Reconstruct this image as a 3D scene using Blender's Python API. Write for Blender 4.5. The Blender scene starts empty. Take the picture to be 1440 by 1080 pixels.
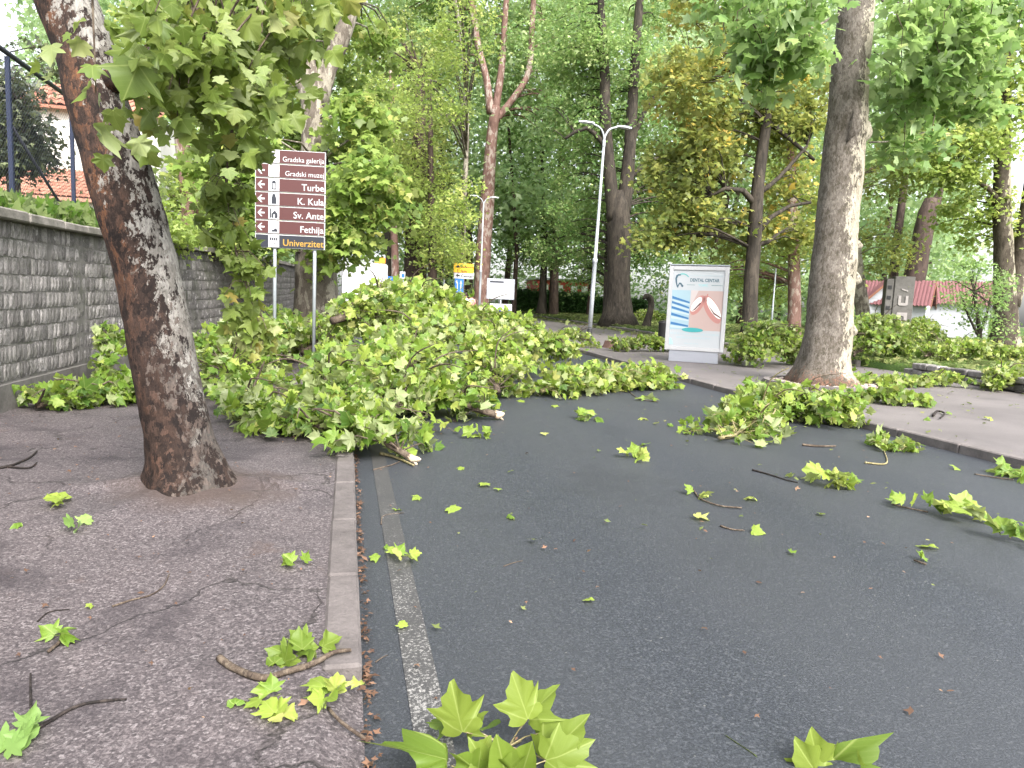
import bpy, math, random
import numpy as np
from mathutils import Vector, Matrix, noise

random.seed(7)
RNG = np.random.default_rng(7)
SC = bpy.context.scene
COL = SC.collection

# ------------------------------------------------------------------ camera
FPX, ROLL = 980.0, math.radians(0.9)
VPX, VPY = 488.0, 418.0                      # where the road runs to in the 1440 x 1080 photograph
EYE = Vector((0.0, 0.0, 1.6))
yc = Vector(((VPX - 720) / FPX, (540 - VPY) / FPX, -1.0)).normalized()
uc = Vector((math.sin(ROLL), math.cos(ROLL), 0.0))
uc = (uc - yc * uc.dot(yc)).normalized()
xc = yc.cross(uc)
ROT = Matrix((xc, yc, uc))                    # camera -> world
cam_d = bpy.data.cameras.new('camera')
cam = bpy.data.objects.new('camera', cam_d)
COL.objects.link(cam)
cam.matrix_world = Matrix.Translation(EYE) @ ROT.to_4x4()
cam_d.sensor_fit = 'HORIZONTAL'
cam_d.sensor_width = 36.0
cam_d.lens = 36.0 * FPX / 1440.0
cam_d.clip_start, cam_d.clip_end = 0.05, 3000.0
SC.camera = cam

# ------------------------------------------------------------------ world, sun, exposure
SUN_EL, SUN_AZ = math.radians(45), math.radians(168)   # azimuth from +Y clockwise: behind the camera, a little right
world = bpy.data.worlds.new('World')
SC.world = world
world.use_nodes = True
wn, wl = world.node_tree.nodes, world.node_tree.links
wn.clear()
sky = wn.new('ShaderNodeTexSky')
sky.sky_type = 'NISHITA'
sky.sun_disc = False
sky.sun_elevation = SUN_EL
sky.sun_rotation = SUN_AZ
sky.air_density, sky.dust_density, sky.ozone_density = 1.0, 4.0, 1.0
hs = wn.new('ShaderNodeHueSaturation')
hs.inputs['Saturation'].default_value = 0.30
bg = wn.new('ShaderNodeBackground')
bg.inputs['Strength'].default_value = 0.15
wo = wn.new('ShaderNodeOutputWorld')
wl.new(sky.outputs[0], hs.inputs['Color'])
wl.new(hs.outputs[0], bg.inputs['Color'])
wl.new(bg.outputs[0], wo.inputs['Surface'])
sl = bpy.data.lights.new('sun', 'SUN')
sl.energy, sl.angle, sl.color = 1.5, math.radians(25), (1.0, 0.96, 0.90)
so = bpy.data.objects.new('sun', sl)
COL.objects.link(so)
sd = Vector((math.sin(SUN_AZ) * math.cos(SUN_EL), math.cos(SUN_AZ) * math.cos(SUN_EL), math.sin(SUN_EL)))
so.rotation_euler = sd.to_track_quat('Z', 'Y').to_euler()
so.location = (0, 0, 40)
SC.view_settings.view_transform = 'Standard'
SC.view_settings.look = 'None'
SC.view_settings.gamma = 1.0
SC.view_settings.use_curve_mapping = False
SC.view_settings.exposure = 1.95
SC.cycles.use_denoising = True
SC.cycles.max_bounces = 12
SC.cycles.diffuse_bounces = 8
SC.cycles.transmission_bounces = 8
SC.cycles.transparent_max_bounces = 4
SC.cycles.caustics_reflective = False
SC.cycles.caustics_refractive = False

# ------------------------------------------------------------------ ground height and photo rays
def zg(y):
    return 0.0125 * min(max(0.0, y - 12.0), 70.0)

def ray(px, py):
    return ROT @ Vector(((px - 720) / FPX, (540 - py) / FPX, -1.0))

def G(px, py, off=0.0):
    """ground point (off above the road surface) seen at a pixel of the photograph"""
    d = ray(px, py)
    z = off
    p = EYE.copy()
    for _ in range(25):
        t = (z - EYE.z) / d.z if d.z < -1e-4 else 80
        t = min(max(t, 0.5), 120)
        p = EYE + d * t
        z = 0.5 * z + 0.5 * (zg(p.y) + off)
    p.z = zg(p.y) + off
    return p

def AT(px, py, Y):
    d = ray(px, py)
    return EYE + d * (Y / d.y)

def proj(P):
    """pixels (1440 wide) and depth of points, n x 3"""
    R = np.array(ROT)
    q = (np.asarray(P) - np.array(EYE)) @ R
    dep = -q[:, 2]
    dd = np.where(dep > 0.05, dep, 0.05)
    return 720 + FPX * q[:, 0] / dd, 540 - FPX * q[:, 1] / dd, dep

# ------------------------------------------------------------------ object helpers
def link(o, parent=None):
    COL.objects.link(o)
    if parent is not None:
        o.parent = parent
    return o

def thing(name, label, cat, loc=(0, 0, 0), rz=0.0, group=None):
    o = bpy.data.objects.new(name, None)
    o.empty_display_size = 0.1
    COL.objects.link(o)
    o.location = loc
    o.rotation_euler = (0, 0, rz)
    o['label'] = label
    o['category'] = cat
    if group:
        o['group'] = group
    return o

def tag(o, label, cat, group=None):
    o['label'] = label
    o['category'] = cat
    if group:
        o['group'] = group
    return o

class MB:
    def __init__(s):
        s.v, s.f, s.m, s.side = [], [], [], []
    def quad(s, a, b, c, d, mi=0):
        n = len(s.v)
        s.v += [tuple(a), tuple(b), tuple(c), tuple(d)]
        s.f.append((n, n + 1, n + 2, n + 3)); s.m.append(mi)
    def poly(s, pts, mi=0):
        n = len(s.v)
        s.v += [tuple(p) for p in pts]
        s.f.append(tuple(range(n, n + len(pts)))); s.m.append(mi)
    def box(s, x0, x1, y0, y1, z0, z1, mi=0, bev=0.0):
        if bev <= 0:
            n = len(s.v)
            s.v += [(x0, y0, z0), (x1, y0, z0), (x1, y1, z0), (x0, y1, z0), (x0, y0, z1), (x1, y0, z1), (x1, y1, z1), (x0, y1, z1)]
            for q in ((3, 2, 1, 0), (4, 5, 6, 7), (0, 1, 5, 4), (1, 2, 6, 5), (2, 3, 7, 6), (3, 0, 4, 7)):
                s.f.append(tuple(n + i for i in q)); s.m.append(mi)
            return
        b = bev                                 # chamfered box
        n = len(s.v)
        X, Y, Z = (x0, x1), (y0, y1), (z0, z1)
        idx = {}
        for i in (0, 1):
            for j in (0, 1):
                for k in (0, 1):
                    sx, sy, sz = (1 - 2 * i), (1 - 2 * j), (1 - 2 * k)
                    for ax in range(3):
                        p = [X[i] + sx * b * (ax != 0), Y[j] + sy * b * (ax != 1), Z[k] + sz * b * (ax != 2)]
                        idx[(i, j, k, ax)] = len(s.v)
                        s.v.append(tuple(p))
        def add(l):
            s.f.append(tuple(l)); s.m.append(mi)
        for ax in range(3):
            for sgn in (0, 1):
                o = [a for a in range(3) if a != ax]
                l = []
                for c in ((0, 0), (1, 0), (1, 1), (0, 1)):
                    key = [0, 0, 0]
                    key[ax] = sgn; key[o[0]] = c[0]; key[o[1]] = c[1]
                    l.append(idx[(*key, ax)])
                if (sgn == 0) == (ax != 1):
                    l.reverse()
                add(l)
        for ax in range(3):                      # edges along ax
            o = [a for a in range(3) if a != ax]
            for c in ((0, 0), (1, 0), (0, 1), (1, 1)):
                k0 = [0, 0, 0]; k0[o[0]] = c[0]; k0[o[1]] = c[1]
                k1 = list(k0); k1[ax] = 1
                add([idx[(*k0, o[0])], idx[(*k0, o[1])], idx[(*k1, o[1])], idx[(*k1, o[0])]])
        for i in (0, 1):
            for j in (0, 1):
                for k in (0, 1):
                    add([idx[(i, j, k, a)] for a in range(3)])
    def tube(s, pts, rad, seg=8, cap=True, jit=0.0, mi=0):
        pts = [Vector(p) for p in pts]
        n0 = len(s.v)
        N = len(pts)
        up = Vector((1, 0, 0))
        t0 = (pts[1] - pts[0]).normalized()
        if abs(t0.dot(up)) > 0.9:
            up = Vector((0, 1, 0))
        a = (up - t0 * up.dot(t0)).normalized()
        for i in range(N):
            t = (pts[min(i + 1, N - 1)] - pts[max(i - 1, 0)])
            t = t.normalized() if t.length > 1e-9 else t0
            a = a - t * a.dot(t)
            a = a.normalized() if a.length > 1e-6 else t.orthogonal().normalized()
            b = t.cross(a)
            r = rad[i]
            for k in range(seg):
                th = 2 * math.pi * k / seg
                dirv = a * math.cos(th) + b * math.sin(th)
                rr = r
                if jit:
                    q = pts[i] + dirv * r
                    rr = r * (1 + jit * noise.noise(Vector((q.x * 2.2, q.y * 2.2, q.z * 1.1))) + 0.4 * jit * noise.noise(q * 7.0))
                s.v.append(tuple(pts[i] + dirv * rr))
        for i in range(N - 1):
            for k in range(seg):
                k2 = (k + 1) % seg
                s.f.append((n0 + i * seg + k, n0 + i * seg + k2, n0 + (i + 1) * seg + k2, n0 + (i + 1) * seg + k)); s.m.append(mi)
        if cap:
            s.f.append(tuple(n0 + k for k in reversed(range(seg)))); s.m.append(mi)
            s.f.append(tuple(n0 + (N - 1) * seg + k for k in range(seg))); s.m.append(mi)
    def lathe(s, prof, seg=16, c=(0, 0, 0), mi=0):
        n0 = len(s.v)
        for r, z in prof:
            for k in range(seg):
                th = 2 * math.pi * k / seg
                s.v.append((c[0] + r * math.cos(th), c[1] + r * math.sin(th), c[2] + z))
        for i in range(len(prof) - 1):
            for k in range(seg):
                k2 = (k + 1) % seg
                s.f.append((n0 + i * seg + k, n0 + i * seg + k2, n0 + (i + 1) * seg + k2, n0 + (i + 1) * seg + k)); s.m.append(mi)
        s.f.append(tuple(n0 + k for k in reversed(range(seg)))); s.m.append(mi)
        s.f.append(tuple(n0 + (len(prof) - 1) * seg + k for k in range(seg))); s.m.append(mi)
    def mesh(s, name, mats, smooth=False):
        me = bpy.data.meshes.new(name)
        me.from_pydata(s.v, [], s.f)
        if not isinstance(mats, (list, tuple)):
            mats = [mats]
        for m in mats:
            me.materials.append(m)
        if len(mats) > 1:
            me.polygons.foreach_set('material_index', s.m)
        if smooth:
            me.polygons.foreach_set('use_smooth', [True] * len(me.polygons))
        me.update()
        return me
    def build(s, name, mats, parent=None, smooth=False, kind=None):
        o = bpy.data.objects.new(name, s.mesh(name, mats, smooth))
        link(o, parent)
        if kind:
            o['kind'] = kind
        return o

def grid(name, xs, ys, zf, mat, kind='structure', smooth=True, parent=None):
    xs, ys = np.asarray(xs, float), np.asarray(ys, float)
    nx, ny = len(xs), len(ys)
    V = np.zeros((ny, nx, 3))
    V[:, :, 0] = xs[None, :]
    V[:, :, 1] = ys[:, None]
    for j in range(ny):
        for i in range(nx):
            V[j, i, 2] = zf(xs[i], ys[j])
    idx = np.arange(nx * ny).reshape(ny, nx)
    F = np.stack([idx[:-1, :-1], idx[:-1, 1:], idx[1:, 1:], idx[1:, :-1]], -1).reshape(-1, 4)
    me = bpy.data.meshes.new(name)
    me.from_pydata(V.reshape(-1, 3).tolist(), [], F.tolist())
    me.materials.append(mat)
    if smooth:
        me.polygons.foreach_set('use_smooth', [True] * len(me.polygons))
    me.update()
    o = bpy.data.objects.new(name, me)
    link(o, parent)
    if kind:
        o['kind'] = kind
    return o

# ------------------------------------------------------------------ node materials
class NT:
    def __init__(s, name):
        s.m = bpy.data.materials.new(name)
        s.m.use_nodes = True
        s.t = s.m.node_tree
        s.t.nodes.clear()
        s.out = s.t.nodes.new('ShaderNodeOutputMaterial')
    def n(s, typ, **kw):
        nd = s.t.nodes.new('ShaderNode' + typ)
        for k, v in kw.items():
            setattr(nd, k, v)
        return nd
    def l(s, a, b):
        s.t.links.new(a, b)
    def val(s, sock, v):
        if hasattr(v, 'is_linked') or isinstance(v, bpy.types.NodeSocket):
            s.l(v, sock)
        else:
            sock.default_value = v
    def coord(s, kind='Object', scale=(1, 1, 1)):
        tc = s.n('TexCoord')
        mp = s.n('Mapping')
        mp.inputs['Scale'].default_value = scale
        s.l(tc.outputs[kind], mp.inputs['Vector'])
        return mp.outputs[0]
    def noise(s, vec, scale, detail=4, rough=0.55, dist=0.0, out='Fac'):
        nd = s.n('TexNoise')
        s.l(vec, nd.inputs['Vector'])
        nd.inputs['Scale'].default_value = scale
        nd.inputs['Detail'].default_value = detail
        nd.inputs['Roughness'].default_value = rough
        nd.inputs['Distortion'].default_value = dist
        return nd.outputs[out]
    def voro(s, vec, scale, feature='F1', out='Distance', rnd=1.0):
        nd = s.n('TexVoronoi', feature=feature)
        s.l(vec, nd.inputs['Vector'])
        nd.inputs['Scale'].default_value = scale
        nd.inputs['Randomness'].default_value = rnd
        return nd.outputs[out]
    def ramp(s, fac, stops, const=False):
        nd = s.n('ValToRGB')
        cr = nd.color_ramp
        cr.interpolation = 'CONSTANT' if const else 'LINEAR'
        while len(cr.elements) < len(stops):
            cr.elements.new(0.5)
        for e, (p, c) in zip(cr.elements, stops):
            e.position = p
            e.color = (c, c, c, 1) if isinstance(c, (int, float)) else (*c, 1)
        s.l(fac, nd.inputs[0])
        return nd.outputs[0]
    def mix(s, fac, a, b, blend='MIX'):
        nd = s.n('Mix', data_type='RGBA', blend_type=blend)
        for i, v in ((0, fac), (6, a), (7, b)):
            sock = nd.inputs[i]
            if isinstance(v, bpy.types.NodeSocket):
                s.l(v, sock)
            elif isinstance(v, (int, float)):
                sock.default_value = v if i == 0 else (v, v, v, 1)
            else:
                sock.default_value = (*v, 1)
        return nd.outputs[2]
    def math(s, op, a, b=0.0, c=None):
        nd = s.n('Math', operation=op)
        for i, v in enumerate((a, b) if c is None else (a, b, c)):
            s.val(nd.inputs[i], v)
        return nd.outputs[0]
    def bump(s, h, strength=0.4, dist=0.02, normal=None):
        nd = s.n('Bump')
        nd.inputs['Strength'].default_value = strength
        nd.inputs['Distance'].default_value = dist
        s.l(h, nd.inputs['Height'])
        if normal is not None:
            s.l(normal, nd.inputs['Normal'])
        return nd.outputs[0]
    def bsdf(s, color, rough=0.7, normal=None, metal=0.0, spec=0.5):
        p = s.n('BsdfPrincipled')
        if isinstance(color, bpy.types.NodeSocket):
            s.l(color, p.inputs['Base Color'])
        else:
            p.inputs['Base Color'].default_value = (*color, 1)
        s.val(p.inputs['Roughness'], rough)
        p.inputs['Metallic'].default_value = metal
        p.inputs['Specular IOR Level'].default_value = spec
        if normal is not None:
            s.l(normal, p.inputs['Normal'])
        s.l(p.outputs[0], s.out.inputs[0])
        return p

def paint(name, col, rough=0.45, dirt=0.25, metal=0.0, scale=6.0):
    t = NT(name)
    v = t.coord('Object')
    d = t.noise(v, scale, 5, 0.65)
    f = t.ramp(d, [(0.42, 0.0), (0.75, 1.0)])
    c = t.mix(t.math('MULTIPLY', f, dirt), col, tuple(x * 0.55 + 0.01 for x in col))
    r = t.math('ADD', t.math('MULTIPLY', d, 0.25), rough - 0.1)
    t.bsdf(c, r, t.bump(t.noise(v, scale * 18, 2), 0.06, 0.004), metal)
    return t.m

def bark(name, cols, pale_cols=None, side=None, scale=4.0, stretch=0.45, pale_bias=0.5, bump=0.6, low=None):
    """flaking plane bark: flakes of several browns at two sizes; pale new bark where a broad noise (or the side attribute) says so"""
    t = NT(name)
    v = t.coord('Object', (1, 1, stretch))
    def warp(vec, sc_, amt):
        nn = t.n('TexNoise'); nn.inputs['Scale'].default_value = sc_; nn.inputs['Detail'].default_value = 5
        nn.inputs['Roughness'].default_value = 0.65
        t.l(vec, nn.inputs['Vector'])
        sc = t.n('VectorMath', operation='SCALE'); sc.inputs['Scale'].default_value = amt
        t.l(nn.outputs['Color'], sc.inputs[0])
        dv = t.n('VectorMath', operation='ADD')
        t.l(vec, dv.inputs[0]); t.l(sc.outputs[0], dv.inputs[1])
        return dv.outputs[0]
    w = warp(v, scale * 1.6, 0.30)
    w2 = warp(v, scale * 5.0, 0.10)
    n1 = t.noise(w, scale, 6, 0.62)
    n2 = t.noise(w2, scale * 3.4, 5, 0.6)
    def cell(vec, sc_):
        c = t.n('SeparateColor'); t.l(t.voro(vec, sc_, 'F1', 'Color'), c.inputs[0]); return c.outputs[0]
    c1, c2 = cell(w, scale * 1.5), cell(w2, scale * 4.5)
    k = len(cols)
    mixv = t.math('ADD', t.math('ADD', t.math('MULTIPLY', c1, 0.22), t.math('MULTIPLY', c2, 0.28)), t.math('ADD', t.math('MULTIPLY', n1, 0.30), t.math('MULTIPLY', n2, 0.20)))
    stops = [(0.30 + 0.40 * i / max(1, k - 1), c) for i, c in enumerate(cols)]
    base = t.ramp(mixv, stops)
    h = t.math('ADD', t.math('MULTIPLY', mixv, 0.8), t.math('MULTIPLY', n2, 0.3))
    if pale_cols:
        n3 = t.noise(w, scale * 0.42, 3, 0.5)
        f = t.math('ADD', t.math('MULTIPLY', n3, 0.62), t.math('ADD', t.math('MULTIPLY', c2, 0.20), t.math('ADD', t.math('MULTIPLY', c1, 0.12), t.math('MULTIPLY', n2, 0.28))))
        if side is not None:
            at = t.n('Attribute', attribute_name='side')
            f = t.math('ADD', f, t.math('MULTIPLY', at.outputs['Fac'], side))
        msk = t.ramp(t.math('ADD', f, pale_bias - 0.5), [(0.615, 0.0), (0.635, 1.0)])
        pale = t.ramp(t.math('ADD', t.math('MULTIPLY', n2, .6), t.math('MULTIPLY', c1, .4)), [(0.30, pale_cols[0]), (0.62, pale_cols[-1])])
        base = t.mix(msk, base, pale)
        h = t.math('SUBTRACT', h, t.math('MULTIPLY', msk, 0.30))
    if low is not None:                          # rusty new bark low on the trunk
        sep = t.n('SeparateXYZ'); tc = t.n('TexCoord'); t.l(tc.outputs['Object'], sep.inputs[0])
        zf = t.math('ADD', t.math('MULTIPLY', sep.outputs[2], -1.0 / low[1]), t.math('MULTIPLY', mixv, 1.6))
        lm = t.ramp(zf, [(0.42, 0.0), (0.55, 1.0)])
        base = t.mix(t.math('MULTIPLY', lm, 0.8), base, t.ramp(c2, [(0.2, tuple(c * 0.35 for c in low[0])), (0.75, low[0]), (0.95, tuple(min(.5, c * 1.7) for c in low[0]))]))
    fine = t.noise(t.coord('Object', (1, 1, 0.35)), 55, 4, 0.7)
    base = t.mix(t.math('MULTIPLY', t.ramp(fine, [(0.35, 1.0), (0.6, 0.0)]), 0.45), base, tuple(c * 0.35 for c in cols[0]))
    b1 = t.bump(h, bump, 0.05)
    b2 = t.bump(fine, 0.5, 0.012, b1)
    t.bsdf(base, 0.85, b2, 0, 0.25)
    return t.m

def leafmat(name, stops, under, trans, tfac=0.45, veins=False, rough=0.5):
    t = NT(name)
    at = t.n('Attribute', attribute_name='tint')
    c = t.ramp(at.outputs['Fac'], stops)
    geo = t.n('NewGeometry')
    und = t.mix(0.72, c, under)
    c = t.mix(t.math('MULTIPLY', geo.outputs['Backfacing'], 0.85), c, und)
    nz = t.noise(t.coord('Object'), 30, 3)
    c = t.mix(t.math('MULTIPLY', nz, 0.35), c, t.mix(0.5, c, (0.01, 0.02, 0.004)))
    tr = t.mix(0.5, c, trans)
    if veins:
        uv = t.n('UVMap', uv_map='leaf')
        sep = t.n('SeparateXYZ'); t.l(uv.outputs[0], sep.inputs[0])
        ax = t.math('ABSOLUTE', sep.outputs[0])
        y = t.math('SUBTRACT', sep.outputs[1], 0.0)
        d0 = ax
        d1 = t.math('ABSOLUTE', t.math('SUBTRACT', t.math('MULTIPLY', ax, 0.539), t.math('MULTIPLY', y, 0.842)))
        saw = t.math('PINGPONG', t.math('SUBTRACT', y, t.math('MULTIPLY', ax, 0.75)), 0.075)
        d2 = t.math('ADD', saw, 0.004)
        d = t.math('MINIMUM', t.math('MINIMUM', d0, d1), d2)
        vm = t.ramp(t.math('MINIMUM', d0, d1), [(0.007, 1.0), (0.022, 0.0)])
        vs = t.ramp(d2, [(0.005, 1.0), (0.014, 0.0)])
        c = t.mix(t.math('MAXIMUM', t.math('MULTIPLY', vm, 0.5), t.math('MULTIPLY', vs, 0.13)), c, (0.36, 0.42, 0.13))
    p = t.n('BsdfPrincipled')
    t.l(c, p.inputs['Base Color'])
    p.inputs['Roughness'].default_value = rough
    p.inputs['Specular IOR Level'].default_value = 0.35
    tl = t.n('BsdfTranslucent')
    t.l(tr, tl.inputs['Color'])
    mx = t.n('MixShader')
    mx.inputs[0].default_value = tfac
    t.l(p.outputs[0], mx.inputs[1]); t.l(tl.outputs[0], mx.inputs[2])
    t.l(mx.outputs[0], t.out.inputs[0])
    return t.m

# ------------------------------------------------------------------ leaves
def template(half, cy):
    """fan of triangles round (0, cy) from a half outline (x >= 0, base to tip)"""
    right = half
    left = [(-x, y) for x, y in reversed(half) if x > 1e-6]
    outl = right + left
    pts = [(0.0, cy)] + outl
    V = np.array([(x, y, -0.35 * x * x - 0.30 * (y - 0.35) ** 2 + 0.10 * abs(x)) for x, y in pts])
    n = len(outl)
    F = np.array([(0, 1 + i, 1 + (i + 1) % n) for i in range(n)])
    return V, F
HALF_NEAR = [(0.0, 0.03), (0.13, -0.06), (0.30, -0.07), (0.47, 0.0), (0.60, 0.06), (0.50, 0.17), (0.46, 0.24), (0.62, 0.34), (0.80, 0.56),
             (0.58, 0.56), (0.40, 0.57), (0.37, 0.70), (0.24, 0.84), (0.11, 0.93), (0.0, 1.08)]
HALF_MID = [(0.0, 0.0), (0.50, 0.0), (0.42, 0.2), (0.76, 0.54), (0.36, 0.56), (0.0, 1.05)]
HALF_FAR = [(0.0, 0.0), (0.66, 0.38), (0.22, 0.50), (0.0, 1.0)]
T_NEAR, T_MID = template(HALF_NEAR, 0.25), template(HALF_MID, 0.25)
V_, F_ = template(HALF_FAR, 0.3)
T_FAR = (V_[1:], np.array([(0, i, i + 1) for i in range(1, len(V_) - 2)]))
T_FAR[0][:, 2] += 0.02

def unit(a):
    return a / np.maximum(np.linalg.norm(a, axis=1, keepdims=True), 1e-9)

def leaf_mesh(name, P, T, N, S, tint, curl, tm, mat, uv=False):
    V, F = tm
    n, m = len(P), len(V)
    T = unit(T)
    N = unit(N - T * np.sum(N * T, 1, keepdims=True))
    B = np.cross(T, N)
    W = (P[:, None, :] + S[:, None, None] * (V[None, :, 0, None] * B[:, None, :] + V[None, :, 1, None] * T[:, None, :]
         + (V[None, :, 2] * curl[:, None])[:, :, None] * N[:, None, :]))
    Fi = (F[None] + (np.arange(n) * m)[:, None, None]).reshape(-1)
    me = bpy.data.meshes.new(name)
    me.vertices.add(n * m)
    me.vertices.foreach_set('co', W.reshape(-1).astype(np.float32))
    nf = n * len(F)
    me.loops.add(nf * 3)
    me.loops.foreach_set('vertex_index', Fi.astype(np.int32))
    me.polygons.add(nf)
    me.polygons.foreach_set('loop_start', np.arange(0, nf * 3, 3, dtype=np.int32))
    at = me.attributes.new('tint', 'FLOAT', 'POINT')
    at.data.foreach_set('value', np.repeat(tint, m).astype(np.float32))
    if uv:
        ul = me.uv_layers.new(name='leaf')
        U = V[F.reshape(-1)][:, :2]
        ul.data.foreach_set('uv', np.tile(U, (n, 1)).reshape(-1).astype(np.float32))
    me.materials.append(mat)
    me.update(calc_edges=True)
    return me

def rand_dirs(n, zmin=-1, zmax=1):
    z = RNG.uniform(zmin, zmax, n)
    a = RNG.uniform(0, 2 * np.pi, n)
    r = np.sqrt(1 - z * z)
    return np.stack([r * np.cos(a), r * np.sin(a), z], 1)

LEAF_PROTO = {}
def proto_leaf(mat, k):
    """one of ten shared single leaves: unit size, stalk at the origin, tip along +Y"""
    key = (mat.name, k)
    if key not in LEAF_PROTO:
        r = np.random.default_rng(100 + k)
        V, F = T_NEAR
        V = V.copy()
        V[:, 0] *= r.uniform(0.85, 1.1)
        V[:, 2] += 0.13 * np.sin(V[:, 0] * 5 + k) * V[:, 1] + r.uniform(-0.45, 0.2) * V[:, 1] ** 2 + r.uniform(-.3, .3) * V[:, 0] * V[:, 1] + 0.05 * np.sin(V[:, 1] * 9 + k * 2)
        V[:, 0] += r.uniform(-.18, .18) * V[:, 1] ** 2
        V[1:, :2] *= 1 + r.uniform(-0.09, 0.09, (len(V) - 1, 1))
        LEAF_PROTO[key] = leaf_mesh('leaf', np.zeros((1, 3)), np.array([[0, 1., 0]]), np.array([[0, 0, 1.]]), np.ones(1),
                                    np.array([(k + 0.5) / 10]), np.array([[1.8, 0.5, 1.1, 2.8, -0.9][k % 5]]), (V, F), mat, uv=True)
    return LEAF_PROTO[key]

def leaf_parts(P, T, N, S, tint, mat, parent, name='leaf', xs=1.0):
    """each leaf an object of its own, a child of parent (parent unrotated)"""
    T = unit(T)
    N = unit(N - T * np.sum(N * T, 1, keepdims=True))
    B = np.cross(T, N)
    off = np.array(parent.matrix_basis.translation) if parent is not None else np.zeros(3)
    objs = []
    for i in range(len(P)):
        k = min(9, max(0, int(tint[i] * 10)))
        o = bpy.data.objects.new(name, proto_leaf(mat, k))
        M = Matrix(((B[i, 0], T[i, 0], N[i, 0], 0), (B[i, 1], T[i, 1], N[i, 1], 0), (B[i, 2], T[i, 2], N[i, 2], 0), (0, 0, 0, 1)))
        o.matrix_basis = Matrix.Translation(Vector(P[i] - off)) @ M @ Matrix.Diagonal((float(S[i]) * xs, float(S[i]), float(S[i]), 1))
        link(o, parent)
        objs.append(o)
    return objs

def visible_pick(P, S, limit, minpx=9.0):
    """indices of the leaves that show largest in the photograph (nearest along each sight line)"""
    x, y, d = proj(P)
    pxs = FPX * S / np.maximum(d, 0.3)
    ok = (x > -20) & (x < 1460) & (y > -20) & (y < 1100) & (d > 0.3) & (pxs >= minpx)
    cell = 7
    key = (np.floor(x / cell).astype(int)) * 4000 + np.floor(y / cell).astype(int)
    order = np.argsort(d)
    seen, pick = set(), []
    for i in order:
        if not ok[i] or key[i] in seen:
            continue
        seen.add(key[i])
        pick.append(i)
    pick.sort(key=lambda i: -pxs[i])
    return np.array(pick[:limit], dtype=int)

# ------------------------------------------------------------------ ground materials
def mat_asphalt():
    t = NT('asphalt')
    v = t.coord('Object')
    big = t.noise(v, 0.35, 4, 0.6)
    mid = t.noise(v, 3.0, 4, 0.6)
    fine = t.noise(v, 100, 4, 0.75)
    st = t.voro(v, 85, 'F1', 'Color')
    sx = t.n('SeparateColor'); t.l(st, sx.inputs[0])
    c = t.mix(big, (0.025, 0.029, 0.0375), (0.036, 0.041, 0.050))
    c = t.mix(t.ramp(mid, [(0.35, 0.0), (0.75, 0.35)]), c, (0.033, 0.036, 0.042))
    c = t.mix(t.ramp(fine, [(0.47, 0.0), (0.64, 0.75)]), c, (0.010, 0.0115, 0.0145))
    c = t.mix(t.ramp(fine, [(0.36, 0.7), (0.47, 0.0)]), c, (0.080, 0.086, 0.098))
    c = t.mix(t.ramp(sx.outputs[0], [(0.88, 0.0), (0.93, 0.5)]), c, (0.085, 0.09, 0.10))
    vp = t.n('TexVoronoi', feature='F1'); t.l(v, vp.inputs['Vector']); vp.inputs['Scale'].default_value = 17
    speck = t.math('MULTIPLY', t.ramp(vp.outputs['Distance'], [(0.07, 1.0), (0.10, 0.0)]), t.ramp(t.noise(v, 9, 2), [(0.5, 0.0), (0.55, 1.0)]))
    c = t.mix(t.math('MULTIPLY', speck, 0.55), c, (0.22, 0.215, 0.20))
    sp = t.n('SeparateXYZ'); t.l(v, sp.inputs[0])
    tr = t.math('PINGPONG', t.math('ADD', sp.outputs[0], t.math('MULTIPLY', big, .5)), 0.92)
    c = t.mix(t.math('MULTIPLY', t.ramp(tr, [(0.15, 0.0), (0.55, 1.0)]), 0.28), c, (0.050, 0.053, 0.058))
    patch = t.ramp(t.noise(v, 0.55, 5, 0.65, 0.6), [(0.55, 0.0), (0.66, 0.35)])
    c = t.mix(patch, c, (0.018, 0.020, 0.024))
    h = t.math('ADD', fine, t.math('MULTIPLY', sx.outputs[0], 0.8))
    r = t.math('ADD', t.math('MULTIPLY', big, 0.25), 0.40)
    t.bsdf(c, r, t.bump(h, 0.8, 0.008), 0, 0.45)
    return t.m

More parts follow.
